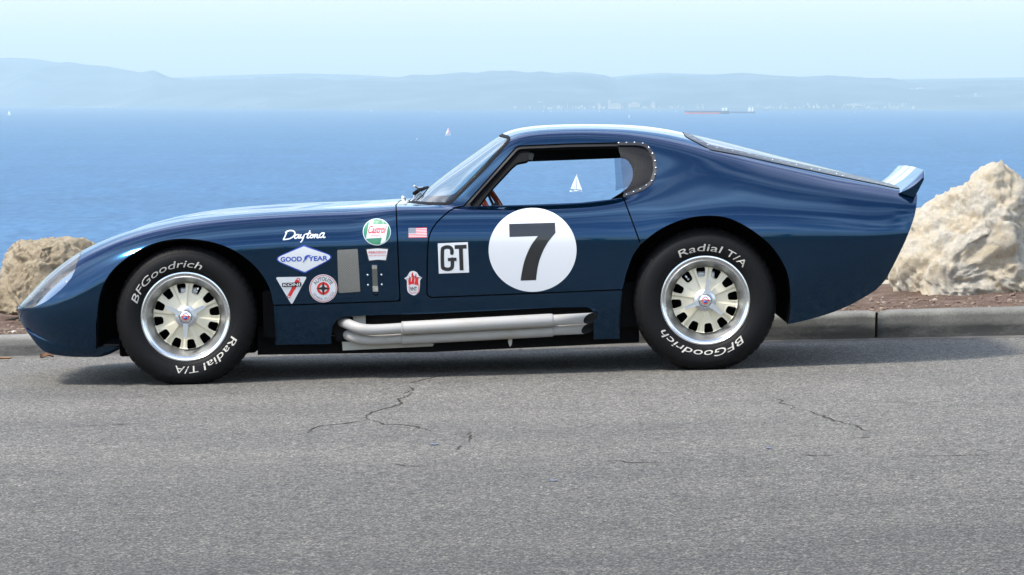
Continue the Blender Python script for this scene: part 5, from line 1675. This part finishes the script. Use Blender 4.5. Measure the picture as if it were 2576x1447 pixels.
# brake sticker
d = Decal()
d.poly(z9([(1412, 492), (1575, 482), (1738, 485), (1706, 668), (1578, 662), (1450, 674)]), M['vblack'], 0)
d.poly(z9([(1430, 510), (1575, 495), (1722, 503), (1695, 654), (1580, 648), (1465, 660)]), M['white'], 1)
d.text('FERODO', z9b(1458, 1696, 534, 568), M['red'], 2, .015, 0, -0.02)
d.text('DISC BRAKE PADS', z9b(1460, 1696, 584, 603), M['red'], 2, 0, 0, -0.02)
d.build('brake_sticker', front_clip, 'white keystone-shaped sticker with black edge')
# flag
d = Decal()
fx = lambda s, t_: (2005 + 253 * s + 2 * t_, 215 - 8 * s + (135 + 4 * s) * t_)
for k in range(13):
    t0, t1 = k / 13, (k + 1) / 13
    d.poly(z9([fx(0, t0), fx(1, t0), fx(1, t1), fx(0, t1)]), M['red'] if k % 2 == 0 else M['white'], 0)
d.poly(z9([fx(0, 0), fx(.4, 0), fx(.4, 7 / 13), fx(0, 7 / 13)]), M['vgrey'], 1)
for r_ in range(5):
    for q in range(6):
        p = fx(0.035 + q * 0.066, 0.055 + r_ * 0.108); d.poly(z9([(p[0] - 3, p[1]), (p[0], p[1] - 4), (p[0] + 3, p[1]), (p[0], p[1] + 4)]), M['white'], 2)
d.build('flag_sticker', body_shell, 'small striped red and white flag with blue-grey corner')
# flame shield
d = Decal()
d.poly(z9([tuple(p) for p in smooth_poly([(2070, 803), (2030, 815), (2005, 850), (1985, 882)], 4, False)] + [(1948, 905), (1985, 938)] + [tuple(p) for p in smooth_poly([(1985, 938), (1988, 1050), (2010, 1105), (2080, 1138), (2140, 1105), (2158, 1050), (2165, 932)], 5, False)] + [(2192, 895), (2150, 872)] + [tuple(p) for p in smooth_poly([(2150, 872), (2120, 822), (2072, 803)], 4, False)]), M['white'], 0)
for p in ([(2008, 1000), (2002, 930), (2018, 900), (2006, 860), (2040, 905), (2036, 940), (2060, 980)], [(2040, 985), (2056, 900), (2045, 850), (2066, 815), (2074, 870), (2092, 900), (2080, 985)], [(2085, 990), (2100, 930), (2092, 880), (2110, 835), (2120, 900), (2145, 880), (2138, 940), (2146, 1000)]):
    d.poly(z9(p), M['red'], 1)
d.stroke(z9([(1965, 918), (2020, 905), (2070, 868), (2110, 895), (2180, 892)]), 6 * K, M['vblack'], 2)
d.stroke(z9([(2012, 1010), (2022, 1085), (2060, 1110), (2100, 1100), (2132, 1108), (2146, 1040), (2148, 1000)]), 8 * K, M['red'], 1)
d.text('VHT', z9b(2026, 2122, 1020, 1076), M['vblack'], 2, .02)
d.build('flame_sticker', body_shell, 'white shield sticker with red flames')
# vent
d = Decal(); d.poly(z9(rounded([(1020, 510), (1312, 494), (1350, 1094), (1040, 1114)], 22)), M['black'], 0)
d.poly(z9(rounded([(1026, 516), (1308, 501), (1345, 1088), (1046, 1108)], 20)), M['mesh'], 1)
d.build('vent_grille', front_clip, 'perforated pale metal vent')
# latch
lx = lambda x, y, off: Vector(skin(660.3 + x / 5.4615, 534.6 + y / 5.4615)[0]) + Vector((0, off, 0))
latch = MB()
def slab(x0, x1, y0, y1, o0, o1, mb, xs_=0.0):
    c = [(x0, y0), (x1, y0), (x1 + xs_, y1), (x0 + xs_, y1)]
    v = [lx(x, y, -o1) for x, y in c] + [lx(x, y, -o0 + 0.004) for x, y in c]
    mb.add(v, [(0, 1, 2, 3), (7, 6, 5, 4), (0, 4, 5, 1), (1, 5, 6, 2), (2, 6, 7, 3), (3, 7, 4, 0)])
slab(1504, 1574, 724, 774, 0, 0.010, latch, 2); slab(1514, 1588, 1012, 1086, 0, 0.010, latch, 2)
lo_ = latch.build('bonnet_latch', M['chrome'], front_clip)
mb = MB(); slab(1506, 1576, 774, 1012, 0, 0.007, mb, 9); mb.build('latch_strap', pm('reflection_toned_chrome', (0.30, 0.33, 0.32), rough=0.12, metal=1.0), front_clip)  # chrome like the caps; its dark reflection is put into the metal colour
mb = MB(); mb.tube([lx(1520, 1088, -.003), lx(1530, 1128, -.003), lx(1560, 1145, -.003), lx(1585, 1125, -.003), lx(1588, 1088, -.003)], 0.0022, 8); mb.build('latch_loop', M['black'], front_clip, True)
for x, y in [(1445, 860), (1633, 856), (1450, 998), (1638, 990)]:
    rivet(660.3 + x / 5.4615, 534.6 + y / 5.4615, 0.0052, front_clip, 0.0)

# ------------------------------------------------------------------ boats
M['sail'] = pm('sail_cloth', (0.82, 0.80, 0.76), rough=0.8)
M['hull'] = pm('white_hull', (0.80, 0.80, 0.80), rough=0.35)
M['spin'] = pm('spinnaker_pink', (0.62, 0.38, 0.40), rough=0.8)
M['mast'] = pm('mast_metal', (0.4, 0.4, 0.4), rough=0.4, metal=0.6)
def sailboat(px, py, h_px, label, face=1, detail=True, spin=False, lean=0.03):
    c = on_level(px, py, SEA)
    dist = c[1]; H = h_px * dist / FPX; Lh = H * 0.70
    root = empty('sailboat', (c[0], c[1], SEA)); tag(root, label, 'sailboat', 'sailing boats on the bay')
    root.rotation_euler = (0, lean * face, 0)
    v, f = [], []
    for i in range(9):
        t_ = i / 8; x = (t_ - 0.5) * Lh * face
        b_ = 0.16 * Lh * math.sin(math.pi * (0.18 + 0.82 * (1 - t_))) ** 0.7 if t_ < 1 else 0.01
        sh_ = 0.085 * Lh + 0.03 * Lh * (2 * t_ - 1) ** 2
        v += [(x, -b_, sh_), (x, -0.5 * b_, -0.02 * Lh), (x, 0.5 * b_, -0.02 * Lh), (x, b_, sh_)]
        if i:
            q = 4 * i
            f += [(q - 4, q - 3, q + 1, q), (q - 3, q - 2, q + 2, q + 1), (q - 2, q - 1, q + 3, q + 2), (q - 1, q - 4, q, q + 3)]
    f += [(0, 1, 2, 3), (35, 34, 33, 32)]
    mk('hull', v, f, M['hull'], root, False)
    if detail:
        MB().box((-0.15 * Lh if face > 0 else -0.15 * Lh, -0.09 * Lh, 0.085 * Lh), (0.12 * Lh, 0.09 * Lh, 0.14 * Lh), bev=0.012 * Lh).build('cabin', M['hull'], root)
        MB().tube([(0.03 * Lh * face, 0, 0.05 * Lh), (0.03 * Lh * face, 0, H)], 0.012 * Lh, 8).build('mast', M['mast'], root, True)
    def sail(a, b2, c2, belly, name, mat):
        a, b2, c2 = map(Vector, (a, b2, c2)); N_ = 8; v, f = [], []
        for i in range(N_ + 1):
            for j in range(N_ + 1 - i):
                s, t_ = i / N_, j / N_
                p = a * (1 - s - t_) + b2 * s + c2 * t_
                p.y -= belly * 27 * s * t_ * (1 - s - t_) * 0.6 + belly * 0.4 * math.sin(math.pi * (s + t_) / 2)
                v.append(p)
        idx = {}; k = 0
        for i in range(N_ + 1):
            for j in range(N_ + 1 - i): idx[i, j] = k; k += 1
        for i in range(N_):
            for j in range(N_ - i):
                f.append((idx[i, j], idx[i + 1, j], idx[i, j + 1]))
                if i + j < N_ - 1: f.append((idx[i + 1, j], idx[i + 1, j + 1], idx[i, j + 1]))
        mk(name, v, f, mat, root)
    mx_ = 0.03 * Lh * face
    if spin:
        sail((mx_, 0, H), (mx_ - 0.22 * Lh * face, 0, 0.16 * H), (mx_ + 0.34 * Lh * face, 0, 0.22 * H), 0.16 * Lh, 'spinnaker', M['spin'])
    sail((mx_ - 0.02 * Lh * face, 0, H * 0.985), (mx_ - 0.02 * Lh * face, 0, 0.15 * H), (mx_ - 0.48 * Lh * face, 0, 0.16 * H), 0.05 * Lh, 'mainsail', M['sail'])
    if detail:
        sail((mx_ + 0.01 * Lh * face, 0, H * 0.90), (mx_ + 0.46 * Lh * face, 0, 0.12 * H), (mx_ + 0.03 * Lh * face, 0, 0.16 * H), 0.05 * Lh, 'jib', M['sail'])
    return root
sailboat(1449, 483, 45, 'white two-sailed yacht seen through the coupe side window', 1, True)
sailboat(1127, 341, 20, 'sailboat with a pinkish spinnaker out left of the windshield', 1, True, True)
sailboat(23, 290, 12, 'small white sailboat off the tan boulder shore', 1, True)
sailboat(1583.5, 296, 8.5, 'lone small sailboat just above the coupe roof', 1, False)
far_lab = 'tiny distant sailboat near the far shore'
for px, py, h in [(934, 280.5, 6), (1104, 283, 5), (1095, 281.5, 4.5), (767, 278.5, 4), (609, 277.5, 4), (1385, 282, 5), (1366, 282, 5), (1425, 281, 4), (1508, 281, 5.5), (1534, 285, 4), (1658, 282, 5), (1701, 282, 5), (1995, 285, 4), (2150, 284, 4)]:
    sailboat(px, py, h, far_lab, random.choice((-1, 1)), False)
sailboat(1049.5, 351.5, 5.5, 'tiny sailboat nearer than the rest, left of the spinnaker boat', 1, False)

# ships at anchor
M['shipdark'] = pm('ship_dark_blue', (0.03, 0.05, 0.12), rough=0.6)
M['shipred'] = pm('ship_red', (0.50, 0.09, 0.07), rough=0.6)
def ship(x0, x1, py_w, hull_px, label, red_to, house, mast_px):
    c = on_level((x0 + x1) / 2, py_w, SEA); dist = c[1]; k = dist / FPX
    Lh = (x1 - x0) * k; H = hull_px * k
    root = empty('cargo_ship', (c[0], c[1], SEA)); tag(root, label, 'ship', 'ships at anchor in the bay')
    def hull(za, zb_, xa, xb, B, mat, name):
        v, f = [], []
        for i in range(11):
            t_ = i / 10; x = xa + (xb - xa) * t_
            fr_ = abs(2 * (x / Lh)) ; b_ = B * (1 - max(0, fr_ - 0.8) / 0.22) + 0.5
            v += [(x, -b_, za), (x, b_, za), (x, b_, zb_), (x, -b_, zb_)]
            if i:
                q = 4 * i
                f += [(q - 4, q - 3, q + 1, q), (q - 3, q - 2, q + 2, q + 1), (q - 2, q - 1, q + 3, q + 2), (q - 1, q - 4, q, q + 3)]
        f += [(0, 1, 2, 3), (43, 42, 41, 40)]
        mk(name, v, f, mat, root, False)
    hull(H * 0.52 if red_to else -2, H, -Lh / 2, Lh / 2, 14, M['shipdark'], 'hull')
    if red_to:
        xr = (red_to - (x0 + x1) / 2) * k
        hull(-2, H * 0.52, -Lh / 2, xr, 14, M['shipred'], 'boot_stripe')
        hull(-2, H * 0.52, xr, Lh / 2, 13.5, M['shipdark'], 'stern')
    hx0, hx1 = [(q - (x0 + x1) / 2) * k for q in house]
    MB().box((hx0, -10, H), (hx0 + (hx1 - hx0) * .55, 10, H + mast_px * k * .75)).box((hx0 + (hx1 - hx0) * .1, -12, H + mast_px * k * .45), (hx0 + (hx1 - hx0) * .45, 12, H + mast_px * k * .95)).build('deckhouse', M['hull'], root)
    MB().box((hx0 + (hx1 - hx0) * .68, -5, H), (hx1, 5, H + mast_px * k)).build('funnel', M['hull'], root)
    for q in (0.15, 0.35, 0.55):
        MB().tube([(-Lh / 2 + Lh * q, 0, H), (-Lh / 2 + Lh * q, 0, H + 4 * k)], 1.2, 6).build('mast', M['mast'], root)
    return root
ship(1722, 1835, 287, 8, 'long tanker at anchor with a pinkish red lower hull', 1810, (1816, 1829), 8)
ship(1836, 1900, 285, 4.2, 'shorter dark ship moored off the stern of the red tanker', None, (1882, 1895), 10)

# ------------------------------------------------------------------ haze over the bay
hz = MB().box((-25000, -500, SEA - 3.5), (25000, 48000, 640)).build('haze', None)
hm = bpy.data.materials.new('haze'); hm.use_nodes = True
hn, hl = hm.node_tree.nodes, hm.node_tree.links
hn.clear()
ho = hn.new('ShaderNodeOutputMaterial'); pv_ = hn.new('ShaderNodeVolumePrincipled')
pv_.inputs['Color'].default_value = (0.70, 0.91, 1.0, 1)
pv_.inputs['Density'].default_value = 4.0e-5
pv_.inputs['Anisotropy'].default_value = 0.2
hl.new(pv_.outputs[0], ho.inputs['Volume'])
hz.data.materials.clear(); hz.data.materials.append(hm)
tag(hz, 'pale sea haze lying over the bay and hills', 'haze', kind='stuff')
